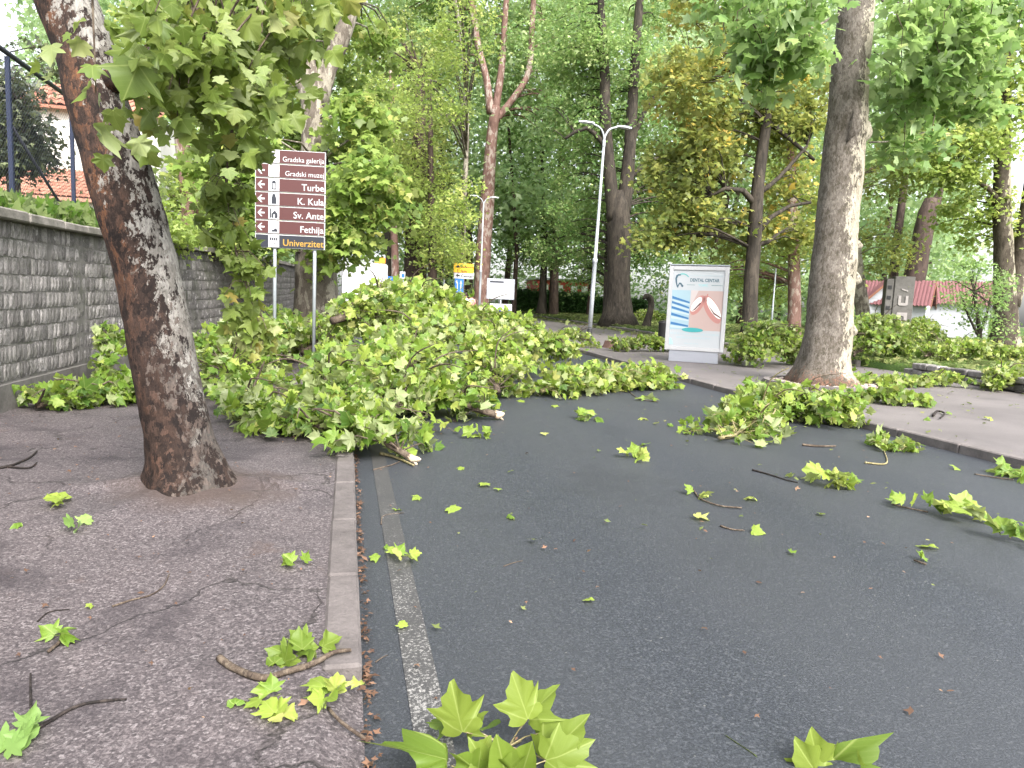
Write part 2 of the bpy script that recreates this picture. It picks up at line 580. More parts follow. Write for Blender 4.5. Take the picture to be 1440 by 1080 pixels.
def mat_old_pavement():
    t = NT('worn_pavement')
    v = t.coord('Object')
    big = t.noise(v, 0.8, 5, 0.6, 0.4)
    st = t.voro(v, 82, 'F1', 'Color')
    sx = t.n('SeparateColor'); t.l(st, sx.inputs[0])
    fine = t.noise(v, 90, 3, 0.75)
    c = t.ramp(big, [(0.34, (0.060, 0.053, 0.055)), (0.46, (0.105, 0.089, 0.092)), (0.70, (0.150, 0.125, 0.126))])
    chip = t.ramp(sx.outputs[0], [(0.0, (0.016, 0.013, 0.015)), (0.40, (0.092, 0.078, 0.080)), (0.78, (0.165, 0.140, 0.141)), (0.97, (0.28, 0.25, 0.25))])
    c = t.mix(t.math('ADD', 0.32, t.math('MULTIPLY', big, 0.40)), c, chip)
    c = t.mix(t.ramp(fine, [(0.44, 0.6), (0.56, 0.0)]), c, (0.022, 0.018, 0.020))
    wv = t.n('VectorMath', operation='ADD')
    nn = t.n('TexNoise'); nn.inputs['Scale'].default_value = 2.2; nn.inputs['Detail'].default_value = 6
    t.l(v, nn.inputs['Vector']); t.l(v, wv.inputs[0])
    sc = t.n('VectorMath', operation='SCALE'); sc.inputs['Scale'].default_value = 0.8
    t.l(nn.outputs['Color'], sc.inputs[0]); t.l(sc.outputs[0], wv.inputs[1])
    ce = t.voro(wv.outputs[0], 0.75, 'DISTANCE_TO_EDGE')
    crack = t.math('MULTIPLY', t.ramp(ce, [(0.003, 1.0), (0.011, 0.0)]), t.ramp(t.noise(v, 1.1, 3), [(0.40, 0.0), (0.52, 1.0)]))
    c = t.mix(t.math('MULTIPLY', crack, 0.65), c, (0.018, 0.015, 0.014))
    soil = t.ramp(t.noise(v, 1.6, 6, 0.7), [(0.60, 0.0), (0.72, 0.7)])
    c = t.mix(soil, c, (0.085, 0.058, 0.048))
    vd = t.n('VectorMath', operation='DISTANCE')
    t.l(wv.outputs[0], vd.inputs[0]); vd.inputs[1].default_value = (TREE1.x + .52, TREE1.y + .40, .45)
    dirt = t.ramp(t.math('ADD', vd.outputs['Value'], t.math('MULTIPLY', fine, .5)), [(0.62, 0.85), (1.25, 0.0)])
    c = t.mix(dirt, c, t.mix(fine, (0.035, 0.025, 0.021), (0.095, 0.068, 0.058)))
    damp = t.ramp(t.noise(v, 0.9, 4, 0.6, 0.5), [(0.54, 0.0), (0.66, 0.7)])
    c = t.mix(damp, c, t.mix(fine, (0.018, 0.015, 0.018), (0.045, 0.037, 0.041)))
    h = t.math('SUBTRACT', t.math('ADD', t.math('MULTIPLY', sx.outputs[0], 0.8), fine), t.math('MULTIPLY', crack, 2.0))
    t.bsdf(c, 0.72, t.bump(h, 0.7, 0.008), 0, 0.35)
    return t.m

def mat_right_pavement():
    t = NT('grey_pavement')
    v = t.coord('Object')
    big = t.noise(v, 0.6, 5, 0.6, 0.3)
    fine = t.noise(v, 80, 4, 0.7)
    c = t.ramp(big, [(0.3, (0.108, 0.096, 0.094)), (0.7, (0.175, 0.157, 0.153))])
    c = t.mix(t.ramp(fine, [(0.40, 0.5), (0.62, 0.0)]), c, (0.09, 0.08, 0.08))
    wet = t.ramp(t.noise(v, 0.9, 4), [(0.58, 0.0), (0.7, 0.5)])
    c = t.mix(wet, c, (0.075, 0.068, 0.067))
    t.bsdf(c, 0.7, t.bump(fine, 0.4, 0.005), 0, 0.35)
    return t.m

def mat_stone(name, dark, light, scale=7, moss=None, rough=0.85, bump=0.6, rnd=0.0, fleck=None):
    t = NT(name)
    v = t.coord('Object')
    if rnd:
        oi = t.n('ObjectInfo')
        ad = t.n('VectorMath', operation='ADD')
        t.l(v, ad.inputs[0]); t.l(oi.outputs['Location'], ad.inputs[1])
        v = ad.outputs[0]
    n = t.noise(v, scale, 6, 0.65)
    f = t.noise(v, scale * 9, 4, 0.7)
    c = t.ramp(t.math('ADD', t.math('MULTIPLY', n, 0.65), t.math('MULTIPLY', f, 0.35)), [(0.32, dark), (0.68, light)])
    if rnd:
        k = t.n('Mix', data_type='RGBA', blend_type='MULTIPLY'); k.inputs[0].default_value = 1.0
        t.l(c, k.inputs[6])
        t.l(t.ramp(oi.outputs['Random'], [(0.0, 1 - rnd), (0.55, 0.9), (1.0, 1 + rnd * 0.8)]), k.inputs[7])
        c = k.outputs[2]
    if fleck:
        c = t.mix(t.ramp(t.noise(v, scale * 1.7, 4, 0.6), [(0.58, 0.0), (0.66, 0.8)]), c, fleck)
    if moss:
        gm = t.coord('Generated') if False else v
        c = t.mix(t.ramp(t.noise(gm, 1.3, 5, 0.7), [(0.46, 0.0), (0.64, 0.75)]), c, moss)
    t.bsdf(c, rough, t.bump(t.math('ADD', n, t.math('MULTIPLY', f, 0.5)), bump, 0.02), 0, 0.3)
    return t.m

TREE1 = G(266, 688, 0.10)
M = {}
M['asphalt'] = mat_asphalt()
M['old_pave'] = mat_old_pavement()
M['right_pave'] = mat_right_pavement()
M['kerb'] = mat_stone('kerb_concrete', (0.072, 0.063, 0.061), (0.150, 0.132, 0.127), 5, rough=0.8, rnd=0.06)
M['kerb_dark'] = mat_stone('kerb_concrete_dark', (0.10, 0.089, 0.085), (0.20, 0.178, 0.17), 5, rough=0.8, rnd=0.12)
M['wallstone'] = mat_stone('wall_stone', (0.115, 0.105, 0.100), (0.33, 0.31, 0.30), 6, (0.060, 0.062, 0.046), rnd=0.58, fleck=(0.38, 0.36, 0.355))
M['mortar'] = mat_stone('mortar', (0.085, 0.080, 0.073), (0.205, 0.193, 0.18), 5, (0.060, 0.065, 0.045))
M['coping'] = mat_stone('coping_concrete', (0.13, 0.12, 0.11), (0.33, 0.30, 0.27), 5, (0.085, 0.085, 0.065), rnd=0.12)
M['plinth'] = mat_stone('plinth_concrete', (0.09, 0.083, 0.078), (0.20, 0.187, 0.175), 4, (0.065, 0.062, 0.052))
M['soil'] = mat_stone('soil', (0.05, 0.036, 0.028), (0.14, 0.10, 0.08), 6, rough=0.95)
M['ground'] = mat_stone('ground_earth', (0.05, 0.055, 0.025), (0.10, 0.11, 0.045), 2, rough=0.95)
def mat_lawn():
    t = NT('lawn_turf')
    v = t.coord('Object')
    c = t.ramp(t.noise(v, 1.2, 5, 0.65), [(0.3, (0.035, 0.075, 0.018)), (0.55, (0.075, 0.13, 0.03)), (0.75, (0.13, 0.15, 0.05))])
    c = t.mix(t.ramp(t.noise(v, 40, 3), [(0.4, 0.6), (0.6, 0.0)]), c, (0.02, 0.035, 0.01))
    t.bsdf(c, 0.9, t.bump(t.noise(v, 60, 3), 0.8, 0.02), 0, 0.2)
    return t.m
M['lawn'] = mat_lawn()
def mat_line():
    t = NT('worn_line_paint')
    v = t.coord('Object')
    n = t.noise(v, 75, 4, 0.75)
    b = t.noise(v, 2.2, 4, 0.6)
    sep = t.n('SeparateXYZ'); t.l(v, sep.inputs[0])
    far = t.math('MULTIPLY', t.math('SUBTRACT', sep.outputs[1], 2.4), 0.030)
    f = t.ramp(t.math('SUBTRACT', t.math('ADD', n, t.math('MULTIPLY', b, 0.22)), far), [(0.62, 0.0), (0.72, 0.75)])
    c = t.mix(f, t.mix(b, (0.034, 0.034, 0.036), (0.060, 0.058, 0.056)), (0.33, 0.32, 0.305))
    t.bsdf(c, 0.6, t.bump(n, 0.5, 0.005), 0, 0.4)
    return t.m
M['line'] = mat_line()

KX0, KX1 = 0.085, 7.42                           # road edges
def yrows(a, b, fine_to, df, dc):
    l = list(np.arange(a, min(fine_to, b), df)) + list(np.arange(max(fine_to, a), b + 0.01, dc))
    return np.array(sorted(set(round(x, 3) for x in l)))

# one ground sheet to the horizon
gx = np.array([-900, -300, -120, -60, -30, -12, -4, 2, 8, 14, 24, 40, 70, 130, 300, 900.])
gy = np.array([-900, -200, -50, -10, 0, 6, 12, 20, 30, 45, 60, 82, 110, 180, 400, 900.])
grid('ground', gx, gy, lambda x, y: zg(y) - 0.30, M['ground'])
grid('road', np.linspace(KX0, KX1, 12), yrows(-6, 130, 20, 1.0, 4.0), lambda x, y: zg(y) + 0.012 * math.sin(math.pi * (x - KX0) / (KX1 - KX0)), M['asphalt'])
grid('edge_line', [0.265, 0.40], yrows(-6, 60, 20, 0.5, 4.0), lambda x, y: zg(y) + 0.012 * math.sin(math.pi * (x - KX0) / (KX1 - KX0)) + 0.005, M['line'])

# pavement left: coarse old asphalt lifted by the roots of the leaning tree
TREE1 = G(266, 688, 0.10)
def zl(x, y):
    z = zg(y) + 0.085 + 0.012 * noise.noise(Vector((x * 0.9, y * 0.9, 0)))
    dx, dy = x - TREE1.x, y - TREE1.y
    r = math.hypot(dx, dy)
    a = math.atan2(dy, dx)
    bul = math.exp(-(r / 0.75) ** 2) * 0.07
    ridge = 0.0
    for a0, L, h in ((-0.15, 1.5, 0.075), (2.9, 1.4, 0.085), (-2.3, 1.5, 0.045), (1.2, 1.0, 0.04), (-1.2, 1.1, .03)):
        da = math.atan2(math.sin(a - a0 - 0.25 * math.sin(r * 3)), math.cos(a - a0 - 0.25 * math.sin(r * 3)))
        ridge = max(ridge, h * math.exp(-(da * r / 0.09) ** 2) * max(0, 1 - r / L))
    return z + bul + ridge
xs = np.concatenate([np.arange(-4.3, -0.09, 0.075), [-0.075]])
grid('pavement_left', xs, np.concatenate([np.arange(-3, 1.5, 0.5), np.arange(1.5, 9, 0.06), np.arange(9, 60, 0.6)]), zl, M['old_pave'])
grid('pavement_right', np.linspace(7.58, 15.36, 24), yrows(-6, 130, 24, 0.6, 4.0),
     lambda x, y: zg(y) + 0.105 + 0.01 * noise.noise(Vector((x * 0.5, y * 0.5, 3))), M['right_pave'])
LAWN_X = 15.3
def zlawn(x, y):
    if x < LAWN_X + .01: return -0.2
    return zg(y) + 0.27 + 0.012 * min(40, max(0, x - LAWN_X)) + 0.03 * noise.noise(Vector((x * 0.4, y * 0.4, 9)))
grid('lawn', np.concatenate([[LAWN_X, LAWN_X + .012, 15.7], np.arange(16.3, 75, 1.5)]), np.arange(-6, 131, 1.5), zlawn, M['lawn'])

# kerb stones, one by one
def kerb(name, x0, x1, y0, y1, top, mat, L=1.0, parts_until=40):
    k = bpy.data.objects.new(name, None); COL.objects.link(k); k['kind'] = 'structure'
    y = y0
    rr = random.Random(3)
    while y < y1:
        m = MB()
        h = top + rr.uniform(-0.003, 0.003)
        m.box(x0 + rr.uniform(-0.001, 0.001), x1 + rr.uniform(-0.001, 0.001), y + 0.005, y + L - 0.006, -0.2, h, 0, 0.014)
        o = m.build('kerb_stone', mat, k)
        o.location = (0, 0, zg(y))
        o.rotation_euler = (math.atan(0.0125) if y > 12 else 0, 0, rr.uniform(-0.0008, 0.0008))
        if y > 12:                               # rotate about its own start
            o.location = (0, 0, zg(y) - y * math.sin(o.rotation_euler[0]))
        y += L
    return k
kerb('kerb_left', -0.078, KX0, 2.78, 40, 0.10, M['kerb'], 0.98)
kerb('kerb_right', KX1, 7.58, 2.0, 60, 0.115, M['kerb_dark'], 1.0)
grid('dropped_crossing', [-0.078, 0.0, KX0], np.arange(-3, 2.79, 0.289), lambda x, y: zg(y) + 0.085 - (x + 0.078) * 0.45, M['old_pave'])

# lawn edging: low stones along the right pavement
ed = bpy.data.objects.new('lawn_edging', None); COL.objects.link(ed); ed['kind'] = 'structure'
y = 18.2
rr = random.Random(5)
while y < 75:
    m = MB()
    L = rr.uniform(1.3, 1.7)
    m.box(LAWN_X - .18 + rr.uniform(-.03, .03), LAWN_X + .02, y, y + L - 0.03, -0.1, 0.26 + rr.uniform(-.03, .03), 0, 0.03)
    o = m.build('edging_stone', M['kerb_dark'], ed)
    o.location = (0, 0, zg(y))
    y += L

# ------------------------------------------------------------------ stone wall on the left
WP = [(-3.93, -2.0), (-3.95, 4.0), (-3.95, 8), (-3.95, 12.0), (-3.72, 15.0), (-3.3, 18.0), (-2.9, 22.5), (-2.5, 28.0), (-2.2, 40)]
def wall_at(s):
    for (x0, y0), (x1, y1) in zip(WP[:-1], WP[1:]):
        L = math.hypot(x1 - x0, y1 - y0)
        if s <= L:
            f = s / L
            return Vector((x0 + (x1 - x0) * f, y0 + (y1 - y0) * f, 0)), math.atan2(y1 - y0, x1 - x0)
        s -= L
    return Vector((x1, y1, 0)), math.atan2(y1 - y0, x1 - x0)
WLEN = sum(math.hypot(b[0] - a[0], b[1] - a[1]) for a, b in zip(WP[:-1], WP[1:]))
def wtop(y):
    return 2.30 + 0.022 * max(0, y - 8)            # underside of the coping
def pbase(y):
    return 0.40 + 0.0125 * max(0, y - 12)
wall = thing('stone_wall', 'long grey rubble stone retaining wall with concrete coping along the left pavement', 'wall', (-3.95, 8, 0))
def wl(m, name, mat, kind=None):
    o = m.build(name, mat, wall, kind=kind)
    o.location = -wall.location
    return o
m = MB(); p = MB()
ss = np.arange(0, WLEN, 0.75)
for s0, s1 in zip(ss[:-1], ss[1:]):
    a, ta = wall_at(s0); b, tb = wall_at(s1)
    for (mm, off, z0a, z1a, z0b, z1b) in ((m, 0.012, -0.2, wtop(a.y), -0.2, wtop(b.y)), (p, -0.05, -0.2, pbase(a.y), -0.2, pbase(b.y))):
        na = Vector((math.sin(ta), -math.cos(ta), 0)); nb = Vector((math.sin(tb), -math.cos(tb), 0))
        fa, fb = a - na * off, b - nb * off
        ba, bb = a - na * 0.4, b - nb * 0.4
        mm.quad((fa.x, fa.y, z0a), (fb.x, fb.y, z0b), (fb.x, fb.y, z1b), (fa.x, fa.y, z1a))
        mm.quad((fa.x, fa.y, z1a), (fb.x, fb.y, z1b), (bb.x, bb.y, z1b), (ba.x, ba.y, z1a))
wl(m, 'mortar_bed', M['mortar']); wl(p, 'plinth', M['plinth'])
# six shared rough stones
def rough_stone(seed):
    r = random.Random(seed)
    m = MB()
    b = [(-.5, -.5), (-.5 + r.uniform(.0, .1), .5), (.5 - r.uniform(0, .1), .5), (.5, -.5)]
    n = 3
    V = []
    for j in range(4):
        for i in range(4):
            u, v = i / 3, j / 3
            edge = (i in (0, 3)) or (j in (0, 3))
            cx = -.5 + u + r.uniform(-.05, .05) * (1 if edge else .5)
            cz = -.5 + v + r.uniform(-.05, .05) * (1 if edge else .5)
            V.append((cx * (0.97 if edge else 1), (0.0 if edge else 0.45 + r.uniform(0, .55)) - 0.35, cz * (0.97 if edge else 1)))
    m.v = [(x, -y, z) for x, y, z in V]
    for j in range(3):
        for i in range(3):
            a = j * 4 + i
            m.f.append((a, a + 1, a + 5, a + 4)); m.m.append(0)
    n0 = len(m.v)
    ring = [0, 1, 2, 3, 7, 11, 15, 14, 13, 12, 8, 4]
    for k in ring:
        x, y, z = m.v[k]
        m.v.append((x, 1.0, z))
    for k in range(12):
        k2 = (k + 1) % 12
        m.f.append((ring[k2], ring[k], n0 + k, n0 + k2)); m.m.append(0)
    return m
RS = [rough_stone(40 + i).mesh('stone', M['wallstone']) for i in range(8)]
stones = []
NC = 9
for c in range(NC):
    s = random.uniform(0, .1)
    wr = random.Random(c)
    while s < WLEN - 0.3:
        w = wr.choice((0.08, 0.10, 0.11, 0.13, 0.15, 0.19))
        pnt, th = wall_at(s + w / 2)
        if pnt.y > 5.0:
            zb, zt = pbase(pnt.y) + 0.02, wtop(pnt.y)
            ch = (zt - zb) / NC
            if wr.random() > 0.015:
                stones.append((pnt, th, w - 0.010, zb + ch * (c + 0.5), ch - 0.018 + wr.uniform(-.02, .008), wr.uniform(0.010, 0.022), wr.randrange(8)))
        s += w
sx_, sy_, sd_ = proj([(q[0].x, q[0].y, q[3]) for q in stones])
size = np.array([q[2] for q in stones]) / np.maximum(sd_, 1) ** 1.6
vis = (sx_ > -10) & (sx_ < 330) & (sy_ < 640)
order = sorted(range(len(stones)), key=lambda i: -(size[i] if vis[i] else size[i] * 1e-3))
chosen = set(order[:300])
rest_v, rest_f = [], []
for i, (pnt, th, w, z, h, dep, k) in enumerate(stones):
    Mx = Matrix.Translation(Vector((pnt.x, pnt.y, z))) @ Matrix.Rotation(th, 4, 'Z') @ Matrix.Diagonal((w, dep, h, 1))
    if i in chosen:
        o = bpy.data.objects.new('stone', RS[k]); link(o, wall)
        o.matrix_basis = Matrix.Translation(-wall.location) @ Mx
    else:
        n0 = len(rest_v)
        rest_v += [tuple(Mx @ v.co) for v in RS[k].vertices]
        rest_f += [tuple(n0 + a for a in f.vertices) for f in RS[k].polygons]
mm = MB(); mm.v, mm.f, mm.m = rest_v, rest_f, [0] * len(rest_f)
wl(mm, 'stonework', M['wallstone'], 'stuff')
s = 1.0
wr = random.Random(9)
while s < WLEN - 1:
    L = wr.uniform(0.8, 1.3)
    a, th = wall_at(s + L / 2)
    mm = MB()
    mm.box(-L / 2 + .006, L / 2 - .006, -0.12 + wr.uniform(-.015, .015), 0.42, 0, 0.12 + wr.uniform(-.012, .012), 0, 0.018)
    o = mm.build('coping_slab', M['coping'], wall)
    o.location = Vector((a.x, a.y, wtop(a.y))) - wall.location
    o.rotation_euler = (wr.uniform(-.02, .02), -0.022, th)
    s += L
# raised bank behind the wall
V, F = [], []
bs = np.arange(0, WLEN, 1.0)
for i, s_ in enumerate(bs):
    q, th = wall_at(s_)
    for j, off in enumerate((0.28, 0.6, 1.2, 2.5, 5, 10, 20, 60)):
        x = q.x - off
        V.append((x, q.y, wtop(q.y) + 0.03 + (0.05 * noise.noise(Vector((x, q.y, 0))) if j > 1 else 0)))
for i in range(len(bs) - 1):
    for j in range(7):
        F.append((i * 8 + j, (i + 1) * 8 + j, (i + 1) * 8 + j + 1, i * 8 + j + 1))
bm_ = bpy.data.meshes.new('bank'); bm_.from_pydata(V, [], F); bm_.materials.append(M['ground']); bm_.update()
bo = bpy.data.objects.new('bank', bm_); link(bo); bo['kind'] = 'structure'

# ------------------------------------------------------------------ leaf and bark colours
def lm(name, dark, mid, light, ylw=None, under=(0.26, 0.30, 0.14), trans=(0.34, 0.46, 0.06), tf=0.48, veins=False, rough=0.5):
    st = [(0.0, dark), (0.4, mid), (0.78, light)]
    if ylw:
        st.append((0.97, ylw))
    return leafmat(name, st, under, trans, tf, veins, rough)
L = {}
L['plane_near'] = lm('plane_leaf', (0.068, 0.122, 0.016), (0.122, 0.194, 0.023), (0.194, 0.257, 0.041), (0.324, 0.279, 0.045), (0.297, 0.333, 0.153), (0.306, 0.396, 0.036), 0.42, True)
L['hanging'] = lm('hanging_plane_leaf', (0.088, 0.141, 0.024), (0.149, 0.217, 0.039), (0.235, 0.291, 0.074), (0.400, 0.298, 0.083), (0.319, 0.362, 0.175), (0.319, 0.412, 0.062), 0.42, True)
L['pile'] = lm('fallen_leaf', (0.035, 0.089, 0.013), (0.128, 0.226, 0.026), (0.286, 0.373, 0.061), (0.402, 0.402, 0.129), (0.422, 0.456, 0.260), (0.380, 0.467, 0.054), 0.38, True)
L['plane_left'] = lm('plane_crown_leaf', (0.085, 0.152, 0.032), (0.168, 0.268, 0.050), (0.290, 0.387, 0.092), (0.408, 0.410, 0.117), trans=(0.443, 0.610, 0.113))
L['dark'] = lm('maple_crown_leaf', (0.060, 0.124, 0.038), (0.130, 0.239, 0.063), (0.268, 0.391, 0.119), (0.492, 0.576, 0.226), (0.462, 0.525, 0.259), (0.322, 0.569, 0.109), 0.36)
L['mid'] = lm('lime_crown_leaf', (0.105, 0.168, 0.037), (0.220, 0.310, 0.065), (0.372, 0.449, 0.113), (0.490, 0.502, 0.154), trans=(0.547, 0.718, 0.124))
L['olive'] = lm('olive_crown_leaf', (0.128, 0.162, 0.045), (0.245, 0.295, 0.083), (0.399, 0.439, 0.147), (0.542, 0.532, 0.194), trans=(0.550, 0.649, 0.157))
L['yellow'] = lm('yellowing_leaf', (0.086, 0.146, 0.035), (0.201, 0.254, 0.060), (0.356, 0.356, 0.095), (0.644, 0.432, 0.085), trans=(0.483, 0.508, 0.090))
L['bright'] = lm('bright_plane_leaf', (0.087, 0.169, 0.043), (0.164, 0.276, 0.071), (0.289, 0.405, 0.124), (0.447, 0.516, 0.202), (0.392, 0.487, 0.280), (0.414, 0.637, 0.138), 0.42)
L['farblue'] = lm('far_leaf', (0.104, 0.177, 0.078), (0.205, 0.311, 0.142), (0.352, 0.468, 0.238), (0.533, 0.626, 0.335), (0.468, 0.564, 0.330), (0.506, 0.700, 0.266))  # distance haze put into the leaf colour: paler and bluer
L['conifer'] = lm('conifer_needle', (0.018, 0.028, 0.018), (0.040, 0.055, 0.035), (0.080, 0.090, 0.060), (0.120, 0.120, 0.090), trans=(0.060, 0.090, 0.030), tf=0.2)
L['hedge'] = lm('hedge_leaf', (0.014, 0.045, 0.010), (0.030, 0.085, 0.018), (0.060, 0.135, 0.035), None, (0.080, 0.120, 0.060), (0.080, 0.180, 0.030), 0.25)
L['grass'] = lm('bank_plant', (0.040, 0.096, 0.012), (0.088, 0.176, 0.024), (0.160, 0.248, 0.048), (0.224, 0.288, 0.064), trans=(0.200, 0.360, 0.040))
L['litter'] = lm('leaf_litter', (0.067, 0.103, 0.030), (0.139, 0.175, 0.052), (0.226, 0.248, 0.088), (0.287, 0.266, 0.113), (0.274, 0.289, 0.173), (0.203, 0.255, 0.066), 0.3)
B = {}
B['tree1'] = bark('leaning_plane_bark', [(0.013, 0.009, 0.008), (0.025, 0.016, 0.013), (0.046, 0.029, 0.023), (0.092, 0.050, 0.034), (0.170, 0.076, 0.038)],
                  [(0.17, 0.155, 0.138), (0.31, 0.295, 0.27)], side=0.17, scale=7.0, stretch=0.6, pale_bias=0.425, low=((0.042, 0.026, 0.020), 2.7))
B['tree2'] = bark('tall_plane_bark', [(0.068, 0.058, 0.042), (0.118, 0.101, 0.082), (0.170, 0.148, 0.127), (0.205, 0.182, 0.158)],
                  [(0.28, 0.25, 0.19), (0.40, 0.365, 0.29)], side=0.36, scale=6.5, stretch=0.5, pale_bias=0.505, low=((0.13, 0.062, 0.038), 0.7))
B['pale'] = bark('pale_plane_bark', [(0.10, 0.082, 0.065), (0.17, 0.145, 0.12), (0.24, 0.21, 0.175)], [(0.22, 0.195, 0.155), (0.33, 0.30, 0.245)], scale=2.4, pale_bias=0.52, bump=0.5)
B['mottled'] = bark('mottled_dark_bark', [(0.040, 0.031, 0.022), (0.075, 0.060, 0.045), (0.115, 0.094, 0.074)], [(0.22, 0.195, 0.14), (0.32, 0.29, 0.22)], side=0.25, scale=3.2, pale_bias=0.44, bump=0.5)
B['pink'] = bark('reddish_plane_bark', [(0.13, 0.075, 0.060), (0.20, 0.118, 0.098), (0.26, 0.165, 0.14)], [(0.30, 0.24, 0.205), (0.35, 0.29, 0.25)], scale=1.6, pale_bias=0.46, bump=0.4)
B['brown'] = bark('brown_bark', [(0.034, 0.023, 0.019), (0.064, 0.044, 0.036), (0.10, 0.070, 0.058)], scale=2.5, stretch=0.25, bump=0.6)
B['dark'] = bark('dark_bark', [(0.024, 0.020, 0.016), (0.046, 0.038, 0.030), (0.078, 0.064, 0.050)], scale=3.0, stretch=0.22, bump=0.7)
B['twig'] = bark('twig_bark', [(0.045, 0.032, 0.025), (0.10, 0.075, 0.055), (0.17, 0.135, 0.10)], scale=9, bump=0.3)
B['green_twig'] = bark('young_twig_bark', [(0.16, 0.14, 0.06), (0.26, 0.22, 0.11), (0.34, 0.30, 0.18)], scale=9, bump=0.2)
B['black_twig'] = bark('wet_twig_bark', [(0.012, 0.010, 0.009), (0.028, 0.022, 0.02), (0.05, 0.04, 0.035)], scale=9, bump=0.3)
M['rawwood'] = mat_stone('torn_wood', (0.38, 0.28, 0.18), (0.62, 0.52, 0.40), 14, rough=0.8, bump=0.4)

# ------------------------------------------------------------------ trees
def smooth_path(pts, rads, step):
    """Catmull-Rom through pts (Vectors), about step metres apart"""
    P = [Vector(p) for p in pts]
    out, ro = [], []
    for i in range(len(P) - 1):
        p0, p1, p2, p3 = P[max(i - 1, 0)], P[i], P[i + 1], P[min(i + 2, len(P) - 1)]
        n = max(1, int((p2 - p1).length / step))
        for k in range(n):
            t = k / n
            q = 0.5 * ((2 * p1) + (p2 - p0) * t + (2 * p0 - 5 * p1 + 4 * p2 - p3) * t * t + (3 * p1 - p0 - 3 * p2 + p3) * t ** 3)
            out.append(q); ro.append(rads[i] * (1 - t) + rads[i + 1] * t)
    out.append(P[-1]); ro.append(rads[-1])
    return out, ro

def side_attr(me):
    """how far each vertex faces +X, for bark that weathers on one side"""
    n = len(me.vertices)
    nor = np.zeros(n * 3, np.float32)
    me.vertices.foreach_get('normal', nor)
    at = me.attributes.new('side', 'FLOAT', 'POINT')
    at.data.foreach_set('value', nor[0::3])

def root_flare(me, c, h, amp, lobes, ph):
    for v in me.vertices:
        if v.co.z - c[2] < 3 * h:
            a = math.atan2(v.co.y - c[1], v.co.x - c[0])
            f = amp * math.exp(-max(0, v.co.z - c[2]) / h) * (0.5 + 0.5 * math.cos(lobes * a + ph + .6 * math.sin(a * 2)))
            v.co.x += (v.co.x - c[0]) * f; v.co.y += (v.co.y - c[1]) * f
    me.update()

def clump_leaves(C, R, n, size, tint0, flat=0.6, droop=0.35, spread=0.16, nsz=0.22):
    """n leaves round each clump centre; tint per clump with a per-leaf spread"""
    C = np.asarray(C); k = len(C)
    off = RNG.normal(0, 0.5, (k, n, 3)) * np.asarray(R).reshape(k, 1, 1)
    off[:, :, 2] *= flat
    off[:, :, 2] -= 0.25 * np.linalg.norm(off[:, :, :2], axis=2) ** 2 / np.asarray(R).reshape(k, 1)
    P = (C[:, None] + off).reshape(-1, 3)
    o2 = off.reshape(-1, 3)
    T = unit(o2 * np.array([1, 1, 0.3]) + RNG.normal(0, 0.35, (k * n, 3)) * np.repeat(np.asarray(R), n)[:, None]) + np.array([0, 0, -droop])
    N = rand_dirs(k * n) * 0.75 + np.array([0, 0, 0.8])
    S = size * RNG.lognormal(0, nsz, k * n)
    ti = np.repeat(np.asarray(tint0), n) + RNG.normal(0, spread, k * n)
    return P, T, N, S, np.clip(ti, 0, 1)

def ellipsoid_clumps(e, n):
    """n clump centres spread through an ellipsoid, denser near its skin"""
    c, r = np.array(e[0]), np.array(e[1])
    d = rand_dirs(n)
    f = RNG.uniform(0.25, 1.0, n) ** 0.55
    return c + d * f[:, None] * r

